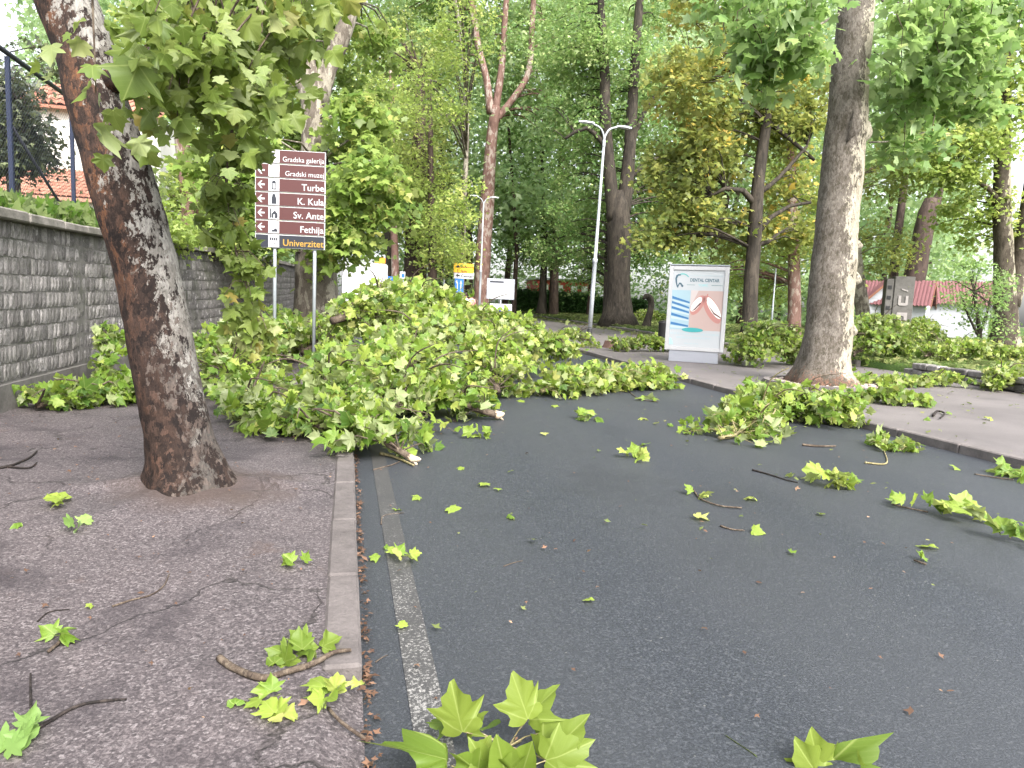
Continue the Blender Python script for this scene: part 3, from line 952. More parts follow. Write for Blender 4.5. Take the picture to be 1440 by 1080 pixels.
def tree(name, label, base, stems, bmat, lmat, crowns, leaf=0.15, group=None, nleaf=60, clump_r=0.7, tmpl=None, seg=10,
         jit=0.08, limb_share=0.45, tint=0.5, roots=True, cat='tree', droop=0.35, step=0.5, joints=None):
    """base: ground point. stems: list of (world points, radii). crowns: list of (centre, radii, clump count[, tint shift])."""
    base = Vector(base)
    t = thing(name, label, cat, base, group=group)
    m = MB()
    tips = []
    for i, (pts, rads) in enumerate(stems):
        P, R = smooth_path(pts, rads, step)
        if i == 0 and roots:
            R = [r * (1 + 0.30 * math.exp(-((p.z - base.z) / (1.3 * rads[0])) ** 2 * 1.2)) if p.z - base.z < 4 * rads[0] else r for p, r in zip(P, R)]
        m.tube([p - base for p in P], R, seg if i == 0 else max(6, seg - 2), True, jit)
        tips += [(p, r) for p, r in zip(P, R) if p.z > base.z + 2.2]
    AC, AR, AT_ = [], [], []
    for cr in crowns:
        cc = ellipsoid_clumps(cr, cr[2])
        AC.append(cc)
        AR.append(clump_r * RNG.uniform(0.7, 1.35, len(cc)))
        hgt = (cc[:, 2] - cr[0][2]) / cr[1][2]
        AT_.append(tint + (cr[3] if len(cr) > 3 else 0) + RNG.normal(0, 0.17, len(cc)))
    if AC:
        AC, AR, AT_ = np.concatenate(AC), np.concatenate(AR), np.concatenate(AT_)
        tp = np.array([tuple(p) for p, r in tips]) if tips else None
        if tp is not None:
            for ci in np.where(RNG.uniform(0, 1, len(AC)) < limb_share)[0]:
                c = AC[ci]
                dz = c[2] - tp[:, 2]
                cost = np.linalg.norm(tp - c, axis=1) + np.where(dz < 0, 2.0 * -dz, 0)
                j = int(np.argmin(cost))
                a = Vector(tp[j]); b = Vector(c)
                mid = (a + b) / 2 + Vector((RNG.normal(0, .15), RNG.normal(0, .15), 0.12 * (b - a).length))
                r0 = min(tips[j][1] * 0.45, 0.012 + 0.012 * (b - a).length)
                P, R = smooth_path([a - base, mid - base, b - base], [r0, r0 * 0.6, 0.008], 0.6)
                m.tube(P, R, 5, False)
    o = m.build('trunk', bmat, t, True)
    side_attr(o.data)
    if len(AC):
        P, T, N, S, ti = clump_leaves(AC, AR, nleaf, leaf, AT_, droop=droop)
        me = leaf_mesh('crown', P - np.array(base), T, N, S, ti, RNG.uniform(-0.3, 1.6, len(P)), tmpl or T_FAR, lmat)
        o = bpy.data.objects.new('crown', me); link(o, t)
    return t

def DEP(p):
    return float(proj([tuple(p)])[2][0])

def PX(path, Y, dY=0.0):
    """world points along pixel path [(px, py, radius px)] standing at distance Y"""
    pts, rads = [], []
    for i, q in enumerate(path):
        y = Y + dY * i
        p_ = AT(q[0], q[1], y); pts.append(p_); rads.append(q[2] * DEP(p_) / FPX)
    return pts, rads

def EL(px, py, Y, rx, rz, ry, n, sh=0.0):
    """crown ellipsoid: centre pixel at distance Y, half sizes in photo pixels across / up, metres deep"""
    p_ = AT(px, py, Y); k_ = DEP(p_) / FPX
    return (tuple(p_), (rx * k_, ry, rz * k_), n, sh)

# 1 the leaning plane on the left pavement
b1 = TREE1.copy(); b1.z = 0.06
Y1 = TREE1.y
p1 = [(268, 700, 46.5), (262, 670, 45.6), (252, 610, 43.7), (238, 540, 42.8), (220, 450, 42.8), (202, 365, 41.9), (184, 300, 41.9), (160, 215, 40.9), (136, 140, 40.0), (118, 70, 39.1), (92, 0, 40.0), (66, -90, 39.1), (30, -220, 37.2)]
s1 = PX(p1, Y1)
s1[0][0] = Vector((b1.x, b1.y, -0.1))
t1 = thing('plane_tree', 'leaning plane tree with flaking brown and cream bark standing in the left pavement', 'tree', b1)
m = MB()
P, R = smooth_path(s1[0], s1[1], 0.045)
R = [r * (1 + 0.22 * math.exp(-((p.z - 0.1) / 0.22) ** 2)) for p, r in zip(P, R)]
def burl(P, R, z, dirv, rad, h, mb_v, base):
    pass
m.tube([p - b1 for p in P], R, 48, True, 0.10)
for px, py, ln, r in ((205, 215, 0.05, 0.05), (168, 112, 0.06, 0.06)):   # knots
    c = AT(px, py, Y1 - 0.16)
    m.tube([c - b1 + Vector((-0.05, 0.06, 0)), c - b1 + Vector((0.02, -0.02, 0)), c - b1 + Vector((0.07, -0.06, 0.01))], [r * 1.5, r, r * 0.7], 10, True, 0.2)
# limbs that leave the trunk to the right
for pth, r0 in (([(150, 110, 0), (200, 75, 0), (250, 35, 0), (300, -10, 0)], 0.035), ([(165, 105, 0), (200, 78, 0), (240, 92, 0), (300, 70, 0)], 0.018),
                ([(70, -60, 0), (200, -80, 0), (345, -40, 0)], 0.05)):
    pts, _ = PX(pth, Y1 - 0.1)
    P, R = smooth_path([p - b1 for p in pts], [r0, r0 * .9, r0 * .75, r0 * .6][:len(pts)], 0.15)
    m.tube(P, R, 8, True, 0.1)
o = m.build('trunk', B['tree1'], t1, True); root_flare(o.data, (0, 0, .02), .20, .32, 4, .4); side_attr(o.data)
# crown of the leaning tree over the upper left: the leaves nearest to the lens are parts, the rest is the crown mass
cl = []
for px, py, rx, rz, n, dy in ((240, 50, 26, 60, 8, -1.0), (285, 60, 45, 75, 14, -0.6), (345, 55, 45, 75, 13, -0.3), (285, 130, 45, 45, 9, -0.6), (335, -25, 120, 30, 14, -0.2), (325, 120, 35, 35, 7, -0.4), (395, 30, 40, 50, 9, -.1), (168, 130, 14, 8, 1, -0.8)):
    e = EL(px, py, Y1 + dy, rx, rz, 0.5, n)
    cl.append(ellipsoid_clumps(e, n))
cl = np.concatenate(cl)
P, T, N, S, ti = clump_leaves(cl, np.full(len(cl), 0.29), 14, 0.092, RNG.normal(0.5, 0.16, len(cl)), 0.9, 0.9, 0.16)
T[:, 2] -= 0.9
N = rand_dirs(len(P)) + np.array([0, -0.55, 0.25])
pk = visible_pick(P, S, 280, 10)
rest = np.setdiff1d(np.arange(len(P)), pk)
leaf_parts(P[pk], T[pk], N[pk], S[pk], ti[pk], L['hanging'], t1)
o = bpy.data.objects.new('crown', leaf_mesh('crown', P[rest] - np.array(b1), T[rest], N[rest], S[rest], ti[rest], RNG.uniform(-.2, 1.8, len(rest)), T_NEAR, L['hanging'], uv=True))
link(o, t1); o['kind'] = 'stuff'
m = MB()
for c in cl[::1]:
    a = Vector(c) - b1
    q = Vector((RNG.normal(0, .1), RNG.normal(0, .1), 0.28))
    P_, R_ = smooth_path([a + q * 1.6, a + q * 0.6, a - Vector((0, 0, 0.1))], [0.007, 0.005, 0.003], 0.15)
    m.tube(P_, R_, 5, False)
m.build('twig', B['twig'], t1, True, 'stuff')

# the broken branch hanging beside the direction sign
def hanging_branch():
    base = AT(345, -40, Y1 + 0.35)
    t = thing('hanging_branch', 'broken leafy plane branch hanging straight down in front of the brown direction sign', 'branch', base)
    path, _ = PX([(345, -40, 0), (340, 60, 0), (332, 140, 0), (323, 210, 0), (318, 270, 0), (326, 330, 0), (338, 375, 0), (352, 420, 0), (372, 478, 0)], Y1 + 0.35)
    m = MB()
    P, R = smooth_path([p - base for p in path], [.017, .016, .014, .013, .011, .009, .008, .006, .004], 0.1)
    m.tube(P, R, 7, True, 0.1)
    LP, LT, LN = [], [], []
    widths = [(0, 70), (90, 70), (170, 50), (230, 34), (300, 34), (360, 38), (420, 44), (480, 36)]
    for i in range(80):
        f = RNG.uniform(0.02, 1.0) ** 0.8
        k = min(len(P) - 1, int(f * (len(P) - 1)))
        a = P[k]
        x_, y_, d_ = proj([tuple(a + base)])
        wpx = np.interp(y_[0], [w[0] for w in widths], [w[1] for w in widths])
        wm = wpx * Y1 / FPX
        d = Vector((RNG.normal(0, 1), RNG.normal(0, 0.7), -0.35)).normalized()
        ln = wm * RNG.uniform(0.45, 1.1)
        e = a + d * ln + Vector((0, 0, -0.22 * ln))
        mid = (a + e) / 2 + Vector((0, 0, 0.06))
        m.tube([a, mid, e], [0.0045, 0.0035, 0.0022], 5, False)
        for j in range(RNG.integers(4, 8)):
            u = RNG.uniform(0.25, 1.05)
            q = a.lerp(e, u) + Vector((RNG.normal(0, .035), RNG.normal(0, .035), -0.02))
            LP.append(tuple(q)); LT.append((d.x * .5 + RNG.normal(0, .4), d.y * .4 + RNG.normal(0, .4), -0.9 + RNG.normal(0, .3)))
            LN.append((RNG.normal(0, .7), -0.6 + RNG.normal(0, .6), 0.35 + RNG.normal(0, .4)))
    m.build('limb', B['twig'], t, True)
    P, T, N = np.array(LP) + np.array(base), np.array(LT), np.array(LN)
    S = 0.090 * RNG.lognormal(0, 0.22, len(P))
    low = np.clip((AT(340, 300, Y1).z - P[:, 2]) / 1.2, 0, 1)
    ti = np.clip(RNG.normal(0.45, 0.17, len(P)) + 0.28 * low, 0, 0.99)
    pk = visible_pick(P, S, 280, 12)
    rest = np.setdiff1d(np.arange(len(P)), pk)
    leaf_parts(P[pk], T[pk], N[pk], S[pk], ti[pk], L['hanging'], t)
    if len(rest):
        o = bpy.data.objects.new('foliage', leaf_mesh('foliage', P[rest] - np.array(base), T[rest], N[rest], S[rest], ti[rest], RNG.uniform(0, 1.8, len(rest)), T_NEAR, L['hanging'], uv=True))
        link(o, t); o['kind'] = 'stuff'
hanging_branch()

# 2 the tall plane on the right, in a ring of chippings
b2 = G(1158, 542, 0.12)
Y2 = b2.y
p2 = [(1158, 552, 39.8), (1158, 535, 37.3), (1160, 510, 34.6), (1164, 470, 32.1), (1168, 420, 31.3), (1174, 350, 29.6), (1180, 280, 27.9), (1187, 210, 27.1), (1193, 140, 26.2), (1199, 70, 24.6), (1205, 0, 23.7), (1213, -90, 22.9), (1220, -200, 20.3)]
s2 = PX(p2, Y2)
t2 = thing('plane_tree', 'tall straight plane tree with cream flaked bark in a round bed of chippings', 'tree', b2)
m = MB()
P, R = smooth_path(s2[0], s2[1], 0.09)
R = [r * (1 + 0.20 * math.exp(-((p.z - b2.z) / 0.25) ** 2)) for p, r in zip(P, R)]
m.tube([p - b2 for p in P], R, 40, True, 0.09)
for px, py, r, dx in ((1220, 188, 0.22, 0.42), (1206, 394, 0.17, 0.40), (1208, 345, 0.13, 0.36), (1200, 466, 0.14, .36)):   # burls
    c = AT(px, py, Y2 - 0.22) - b2
    m.tube([c + Vector((-dx, 0.16, 0.04)), c + Vector((-.4 * dx, 0.05, 0.01)), c + Vector((-0.02, 0, 0)), c + Vector((0.06, -0.02, -0.02))], [r * 1.6, r * 1.3, r * .85, r * 0.35], 14, True, 0.6)
for pth, r0 in (([(1205, 20, 0), (1275, -60, 0), (1390, -120, 0)], .12), ([(1190, -40, 0), (1100, -120, 0), (1000, -150, 0)], .12),
                ([(1222, 200, 0), (1262, 198, 0), (1300, 186, 0), (1340, 190, 0)], .02), ([(1240, 0, 0), (1310, 40, 0), (1370, 60, 0)], .03), ([(1180, 20, 0), (1120, 50, 0), (1070, 70, 0)], .03)):
    pts, _ = PX(pth, Y2)
    P, R = smooth_path([p - b2 for p in pts], [r0, r0 * .8, r0 * .6, r0 * .3][:len(pts)], 0.3)
    m.tube(P, R, 8, True, 0.1)
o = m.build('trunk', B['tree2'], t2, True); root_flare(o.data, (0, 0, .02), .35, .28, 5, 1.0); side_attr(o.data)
cl = []
for px, py, rx, rz, n, dy in ((1110, 45, 80, 50, 26, -1.2), (1090, 80, 45, 40, 10, -.8), (1300, 60, 100, 70, 40, -.5), (1330, 120, 90, 50, 22, .3), (1250, 130, 40, 45, 8, .5), (1370, 20, 80, 50, 22, 0), (1290, 195, 60, 30, 8, 0), (1240, 20, 60, 40, 10, -1.0), (1040, 10, 60, 35, 8, 0)):
    cl.append(ellipsoid_clumps(EL(px, py, Y2 + dy, rx, rz, 1.0, n), n))
cl = np.concatenate(cl)
px_, py_, _ = proj(cl)
cl = cl[~((np.abs(px_ - (1206 - .13 * py_)) < 58) & (cl[:, 1] < Y2 + .6) & (py_ < 330))]
P, T, N, S, ti = clump_leaves(cl, np.full(len(cl), 0.42), 30, 0.165, RNG.normal(0.5, 0.16, len(cl)), 0.7, 0.5, 0.15)
pk = visible_pick(P, S, 260, 13)
rest = np.setdiff1d(np.arange(len(P)), pk)
leaf_parts(P[pk], T[pk], N[pk], S[pk], ti[pk], L['bright'], t2)
o = bpy.data.objects.new('crown', leaf_mesh('crown', P[rest] - np.array(b2), T[rest], N[rest], S[rest], ti[rest], RNG.uniform(-.2, 1.6, len(rest)), T_MID, L['bright']))
link(o, t2); o['kind'] = 'stuff'
m = MB()
for c in cl:
    a = Vector(c) - b2
    P_, R_ = smooth_path([a + Vector((RNG.normal(0, .2), RNG.normal(0, .2), 0.45)), a + Vector((0, 0, .15)), a - Vector((0, 0, 0.15))], [0.012, 0.008, 0.004], 0.2)
    m.tube(P_, R_, 5, False)
m.build('twig', B['twig'], t2, True, 'stuff')

# 3 plane behind the direction sign, its top torn off
Y3 = 22.0
s3 = [PX([(447, 500, 31), (446, 460, 30), (445, 400, 29), (444, 340, 27), (443, 270, 21), (442, 200, 18), (441, 150, 17), (440, 98, 16)], Y3),
      PX([(448, 150, 13), (462, 95, 12), (478, 60, 12), (488, 30, 12), (494, 0, 12), (500, -60, 11), (510, -140, 9)], Y3),
      PX([(436, 160, 9), (424, 120, 7), (411, 100, 5), (405, 92, 2)], Y3),
      PX([(437, 120, 11), (430, 60, 10), (428, 0, 9), (424, -80, 8)], Y3)]
b3 = Vector(s3[0][0][0]); b3.z = zg(Y3) + .05
s3[0][0][0] = b3 - Vector((0, 0, .15))
tree('plane_tree', 'thick plane tree with torn pale top standing just behind the brown direction sign', b3, s3, B['pale'], L['plane_left'],
     [EL(515, 185, Y3 - 1, 45, 55, 1.6, 28), EL(515, 270, Y3 - 2, 55, 60, 1.4, 30), EL(470, 330, Y3 - 2, 45, 40, 1.2, 14), EL(345, 280, Y3 - 2.5, 40, 60, 1.3, 18), EL(330, 210, Y3 - 2, 70, 60, 1.2, 22),
      EL(500, 70, Y3 + 3, 80, 70, 1.5, 30), EL(400, 60, Y3 + 3, 70, 60, 1.5, 22), EL(400, 170, Y3 + 2.5, 50, 50, 1.0, 14), EL(340, 330, Y3 - 2, 60, 40, 1.0, 14), EL(400, -75, Y3, 140, 45, 3, 24)],
     0.165, nleaf=60, clump_r=0.55, tmpl=T_MID, seg=20, tint=0.55, droop=0.5)

# the other trees of the park, each at its place in the row
def far_tree(label, Y, stems, bm, lmt, crowns, zb=0.15, **kw):
    st = [PX(s_, Y) for s_ in stems]
    b = Vector(st[0][0][0]); b.z = (zlawn(b.x, Y) if b.x > LAWN_X else zg(Y) + 0.08)
    st[0][0][0] = b - Vector((0, 0, .2))
    return tree(kw.pop('name', 'park_tree'), label, b, st, B[bm], L[lmt], crowns, group='trees along the avenue and in the park', **kw)

far_tree('stout pinkish-brown plane trunk beside the yellow road sign, forking high up', 49,
         [[(676, 450, 11.5), (677, 410, 11), (680, 350, 11), (684, 300, 10.5), (688, 240, 9), (692, 190, 8), (697, 150, 7)], [(690, 160, 6), (684, 110, 5), (676, 80, 5), (670, 50, 4.5), (664, 0, 4), (660, -60, 3)],
          [(695, 165, 6), (705, 100, 5), (708, 60, 4.5), (712, 0, 4), (716, -60, 3)], [(697, 170, 5), (735, 120, 4.5), (745, 90, 4.5), (748, 40, 4), (751, -20, 4), (752, -80, 3)]], 'pink', 'dark',
         [EL(740, 70, 51.5, 90, 60, 4, 63), EL(640, 60, 52.5, 70, 60, 4, 36, .1), EL(760, 150, 53.5, 60, 50, 3, 27), EL(690, -40, 51.5, 150, 60, 5, 63), EL(700, 20, 53.5, 110, 50, 4, 54, .1), EL(600, 0, 54.5, 80, 60, 4, 36, .1)], leaf=0.20, nleaf=64, clump_r=1.08, name='plane_tree')
far_tree('slim pale mottled trunk between the pinkish plane and the grey lamp post', 46,
         [[(648, 450, 4), (650, 370, 4), (653, 280, 3.8), (656, 200, 3.6), (655, 120, 3.4), (650, 60, 3), (640, 0, 2.6), (632, -60, 2)]], 'pale', 'mid',
         [EL(640, 300, 37, 28, 70, 1.2, 24, .1), EL(650, 30, 36, 50, 60, 3, 24), EL(610, 130, 37, 45, 60, 2, 26)], leaf=.16, nleaf=60, clump_r=.75)
far_tree('slender dark trunk with a forked top right behind the middle lamp post', 55,
         [[(623, 450, 5), (622, 370, 4.6), (622, 280, 4.2), (621, 200, 3.6), (620, 165, 3)], [(620, 180, 2.6), (610, 130, 2.2), (604, 90, 1.8), (600, 50, 1.4)], [(621, 178, 2.4), (640, 150, 2), (652, 143, 1.5)], [(620, 168, 2), (618, 100, 1.6), (622, 40, 1.2)]], 'dark', 'olive',
         [EL(600, 210, 56.5, 55, 70, 2.4, 51), EL(585, 120, 56.5, 60, 60, 2.6, 39), EL(590, 300, 56.5, 45, 40, 2, 28), EL(640, 250, 57.5, 30, 60, 2, 13), EL(600, 40, 57.5, 80, 50, 3, 37, .1)], leaf=0.19, nleaf=94, clump_r=1.16)
far_tree('very thick brown trunk at the far bend left of the lamp post', 48,
         [[(583, 450, 19), (583, 410, 17), (584, 370, 16), (585, 330, 15), (588, 280, 13), (590, 200, 10), (590, 100, 7)]], 'brown', 'olive',
         [EL(560, 250, 47, 50, 60, 3, 46, .05), EL(575, 180, 48, 60, 60, 3, 40), EL(560, 90, 50, 80, 70, 4, 50, .1)], leaf=.2, nleaf=60, clump_r=1.1)
far_tree('pale pinkish slim trunk at the far bend just left of the thick brown one', 44,
         [[(556, 450, 6.5), (556, 400, 5.6), (555, 350, 5.2), (553, 300, 4.5), (552, 200, 4), (550, 100, 3)]], 'pink', 'mid',
         [EL(545, 230, 43, 40, 50, 3, 30, .1), EL(535, 160, 43, 50, 50, 3, 34, .1)], leaf=.18, nleaf=60, clump_r=1.0)
far_tree('dark narrow trunk beside the far white van', 46,
         [[(548, 450, 5), (547, 400, 4.5), (546, 350, 4.3), (544, 300, 3.6), (540, 220, 3)]], 'dark', 'dark', [EL(528, 325, 50, 32, 34, 3, 34, .15), EL(540, 270, 48, 34, 50, 3, 30, .1)], leaf=.2, nleaf=60, clump_r=1.0)
far_tree('brown trunk half hidden behind the leaf pile right of the far bend', 44,
         [[(608, 450, 7), (608, 400, 6.5), (608, 350, 6), (607, 300, 5.5), (605, 200, 4), (604, 100, 3)]], 'brown', 'mid', [EL(612, 330, 44, 34, 50, 3, 40, .15), EL(640, 360, 45, 26, 30, 2, 18, .15), EL(600, 250, 45, 40, 50, 3, 30, .1)], leaf=.18, nleaf=55, clump_r=.9)
far_tree('dark young tree standing in front of the clipped hedge', 58,
         [[(762, 436, 8), (763, 415, 5.5), (765, 370, 5), (766, 320, 4.2), (764, 260, 3.5), (762, 180, 2.6)], [(765, 320, 3), (785, 300, 2.2), (800, 285, 1.5)]], 'dark', 'dark',
         [EL(760, 290, 58.0, 60, 60, 3, 76, .08), EL(735, 350, 59.0, 40, 32, 2.5, 30, .1), EL(800, 340, 60.0, 45, 35, 3, 34), EL(770, 190, 59.0, 70, 60, 3, 60), EL(720, 270, 60.0, 30, 60, 2, 22, .1)], leaf=.22, nleaf=75, clump_r=1.2)
far_tree('big dark maple with a double trunk right of the tall lamp post', 40,
         [[(869, 462, 25), (869, 440, 18), (870, 400, 16), (870, 350, 16), (871, 310, 16), (872, 288, 13), (873, 268, 7)], [(864, 310, 10), (857, 240, 9), (852, 180, 8), (850, 100, 7), (846, 20, 5), (842, -60, 4)],
          [(876, 300, 11), (884, 230, 9), (888, 170, 8), (892, 100, 7), (898, 20, 6), (905, -60, 4)], [(887, 250, 4), (915, 225, 3.2), (950, 222, 2)], [(889, 200, 4), (910, 150, 3.4), (940, 120, 3), (975, 95, 2)], [(855, 210, 4), (825, 180, 3), (795, 195, 2)]], 'dark', 'dark',
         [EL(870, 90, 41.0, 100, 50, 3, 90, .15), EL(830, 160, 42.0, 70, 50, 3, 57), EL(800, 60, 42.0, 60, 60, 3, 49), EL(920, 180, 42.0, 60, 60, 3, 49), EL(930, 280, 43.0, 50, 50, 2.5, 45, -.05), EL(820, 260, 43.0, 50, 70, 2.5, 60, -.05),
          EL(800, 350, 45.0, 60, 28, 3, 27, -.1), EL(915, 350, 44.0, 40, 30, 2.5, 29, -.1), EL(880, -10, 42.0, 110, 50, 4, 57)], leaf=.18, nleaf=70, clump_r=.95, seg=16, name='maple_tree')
far_tree('thin dark trunk touching the left of the double-trunked maple', 42,
         [[(853, 452, 7), (853, 430, 5.5), (854, 390, 5), (855, 340, 4.5), (856, 280, 3.6)]], 'dark', 'dark', [EL(850, 330, 43, 45, 50, 2, 44, 0), EL(830, 390, 46, 34, 24, 2, 16, .1)], leaf=.18, nleaf=60, clump_r=.8)
far_tree('tree with yellowing leaves and dark crooked limbs right of the dental poster', 27,
         [[(1053, 482, 13), (1054, 460, 11), (1056, 400, 10), (1060, 350, 10), (1063, 300, 9.5), (1067, 250, 8.5), (1074, 200, 7.5), (1080, 150, 6.5), (1083, 90, 5), (1080, 20, 4), (1082, -60, 3)], [(1064, 290, 5), (1045, 268, 4), (1020, 265, 3), (1000, 275, 2)], [(1064, 330, 4), (1085, 305, 3.4), (1110, 290, 2.6), (1140, 285, 2)],
          [(1070, 270, 4), (1095, 250, 3), (1135, 205, 2)], [(1078, 170, 4), (1110, 195, 3), (1145, 225, 2)], [(1080, 130, 4), (1050, 100, 3), (1015, 70, 2)], [(1062, 345, 3.5), (1080, 340, 3), (1095, 328, 2)]], 'dark', 'yellow',
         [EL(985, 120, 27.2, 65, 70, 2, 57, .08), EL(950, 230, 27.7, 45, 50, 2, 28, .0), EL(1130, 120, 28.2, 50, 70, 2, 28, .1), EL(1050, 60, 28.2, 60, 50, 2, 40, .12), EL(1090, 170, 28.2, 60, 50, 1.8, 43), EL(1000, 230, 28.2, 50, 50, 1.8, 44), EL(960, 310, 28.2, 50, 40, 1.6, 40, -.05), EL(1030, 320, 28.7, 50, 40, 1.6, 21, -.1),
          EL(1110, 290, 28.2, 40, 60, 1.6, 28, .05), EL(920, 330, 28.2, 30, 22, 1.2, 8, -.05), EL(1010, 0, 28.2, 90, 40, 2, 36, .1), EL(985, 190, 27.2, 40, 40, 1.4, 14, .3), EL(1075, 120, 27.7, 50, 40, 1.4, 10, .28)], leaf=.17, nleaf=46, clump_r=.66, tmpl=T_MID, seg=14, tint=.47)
far_tree('short reddish trunk between the yellowing tree and the tall right-hand plane', 30,
         [[(1117, 462, 9.5), (1117, 440, 9), (1117, 400, 8.5), (1116, 350, 8), (1114, 280, 7), (1112, 200, 6)]], 'pink', 'mid', [EL(1115, 250, 31, 50, 60, 2.5, 46, .2), EL(1105, 340, 31, 45, 50, 2.5, 36, .25), EL(1080, 400, 33, 45, 30, 2, 22, .2), EL(1000, 390, 34, 50, 30, 2, 24, .15)], leaf=.16, nleaf=55, clump_r=.8)
far_tree('grey slanting trunk close behind the right of the tall plane', 29,
         [[(1217, 462, 11), (1213, 440, 9.5), (1208, 400, 8.5), (1204, 360, 7.5), (1198, 290, 6.5), (1190, 200, 5)]], 'pale', 'yellow', [EL(1240, 345, 28, 28, 35, 2.0, 22, -.05), EL(1240, 240, 29, 45, 50, 2.2, 34, -.1)], leaf=.16, nleaf=50, clump_r=.75)
far_tree('leaning dark red-brown trunk snapped off high, behind the white huts', 36,
         [[(1278, 470, 16), (1280, 430, 15), (1288, 380, 14), (1296, 340, 13), (1304, 300, 12), (1310, 280, 9)], [(1306, 300, 8), (1316, 285, 7), (1322, 270, 4), (1330, 250, 2)], [(1303, 315, 5), (1312, 312, 4), (1318, 316, 2)]], 'brown', 'bright', [], roots=False)
far_tree('two-stemmed mossy tree at the right edge by the red hut roof', 25,
         [[(1415, 475, 17), (1414, 440, 15), (1412, 400, 13.5), (1411, 340, 12), (1409, 280, 11), (1410, 200, 10), (1412, 130, 9), (1414, 40, 7), (1416, -60, 5)], [(1420, 430, 13), (1432, 380, 12), (1442, 320, 11), (1452, 250, 10), (1466, 150, 8), (1480, 40, 6)],
          [(1408, 290, 5), (1390, 265, 3.6), (1370, 252, 2.8), (1345, 240, 2)]], 'mottled', 'mid',
         [EL(1350, 210, 25, 60, 55, 2.2, 60, .2), EL(1400, 140, 25, 60, 50, 2.2, 50, .2), EL(1370, 300, 26, 30, 40, 2, 16, .2), EL(1400, 320, 26, 40, 40, 1.4, 12, .2), EL(1430, 60, 25, 60, 50, 2.2, 36, .2), EL(1300, 190, 27, 50, 40, 2, 24, .25)], leaf=.15, nleaf=55, clump_r=.7, tmpl=T_MID, seg=14)
far_tree('small bushy young tree on the lawn in front of the red-roofed huts', 20,
         [[(1378, 502, 3.4), (1378, 470, 3), (1374, 440, 2.5), (1370, 410, 2)], [(1378, 470, 2), (1388, 440, 1.6), (1394, 415, 1.2)], [(1377, 475, 1.8), (1360, 440, 1.4), (1352, 415, 1)]], 'dark', 'bright',
         [EL(1366, 410, 20, 48, 34, 1.0, 24, -.1), EL(1382, 450, 20, 34, 34, .8, 14, -.1), EL(1350, 380, 20, 38, 20, .8, 10, 0), EL(1410, 400, 20, 20, 30, .6, 6, 0)], leaf=.095, nleaf=40, clump_r=.42)
far_tree('reddish trunk rising behind the stone wall beside the leaning plane', 25,
         [[(268, 345, 13), (268, 320, 12), (266, 280, 11), (262, 240, 11), (256, 200, 10), (250, 120, 9), (246, 20, 7)]], 'pink', 'mid', [EL(300, 120, 25, 90, 60, 1.5, 34), EL(220, 60, 26, 70, 60, 1.5, 26), EL(290, 270, 25.5, 50, 40, 1, 16, -.1), EL(240, 280, 26, 40, 40, 1, 14, -.2)], leaf=.17, nleaf=55, clump_r=.8, roots=False)

# far woodland that closes the view: one mass
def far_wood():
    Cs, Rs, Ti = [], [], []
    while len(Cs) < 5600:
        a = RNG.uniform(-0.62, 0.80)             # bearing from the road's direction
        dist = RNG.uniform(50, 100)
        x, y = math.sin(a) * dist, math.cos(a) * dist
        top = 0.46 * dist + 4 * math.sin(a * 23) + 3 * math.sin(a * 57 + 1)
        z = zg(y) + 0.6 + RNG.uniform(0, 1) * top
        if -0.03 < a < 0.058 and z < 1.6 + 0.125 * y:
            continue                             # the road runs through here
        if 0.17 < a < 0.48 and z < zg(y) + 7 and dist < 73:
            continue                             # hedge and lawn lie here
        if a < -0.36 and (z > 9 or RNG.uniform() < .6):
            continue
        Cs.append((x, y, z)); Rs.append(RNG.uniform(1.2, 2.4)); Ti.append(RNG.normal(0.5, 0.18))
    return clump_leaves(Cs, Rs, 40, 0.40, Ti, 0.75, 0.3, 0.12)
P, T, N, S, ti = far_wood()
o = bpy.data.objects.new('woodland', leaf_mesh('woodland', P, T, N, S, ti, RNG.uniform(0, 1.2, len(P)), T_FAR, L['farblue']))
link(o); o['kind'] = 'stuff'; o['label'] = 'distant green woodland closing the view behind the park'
m = MB()
for i in range(36):
    a = RNG.uniform(-0.6, 0.78); dist = RNG.uniform(50, 95)
    if -0.22 < a < 0.08:
        continue
    x, y = math.sin(a) * dist, math.cos(a) * dist
    r = RNG.uniform(.16, .42)
    m.tube([(x, y, zg(y) - .3), (x + RNG.normal(0, .3), y, 6), (x + RNG.normal(0, .8), y, 16)], [r * 1.2, r, r * .6], 7, False)
o = m.build('woodland_trunks', B['brown'], None, True, 'stuff')
o['label'] = 'brown trunks of the distant woodland'

# clipped hedge
hd = thing('hedge', 'clipped dark green hedge across the park behind the young tree', 'hedge', (0, 0, 0))
C = []
for i in range(1100):
    px = RNG.uniform(722, 905)
    a = AT(px, 420, 64)
    C.append((a.x, 64 + RNG.uniform(-.7, .7), zg(64) + .3 + RNG.uniform(0.0, 1.0) ** .7 * (2.0 if px < 840 else 1.6)))
P, T, N, S, ti = clump_leaves(C, np.full(len(C), .42), 34, .16, RNG.normal(.45, .15, len(C)))
o = bpy.data.objects.new('foliage', leaf_mesh('foliage', P, T, N, S, ti, np.ones(len(P)), T_FAR, L['hedge'])); link(o, hd)

def ground_z(x, y):
    if x > LAWN_X: return zlawn(x, y)
    if x > KX1: return zg(y) + .115
    if x > KX0: return zg(y) + 0.012 * math.sin(math.pi * (x - KX0) / (KX1 - KX0))
    if x > -.078: return zg(y) + (.10 if y > 2.78 else .07)
    return zl(x, y)

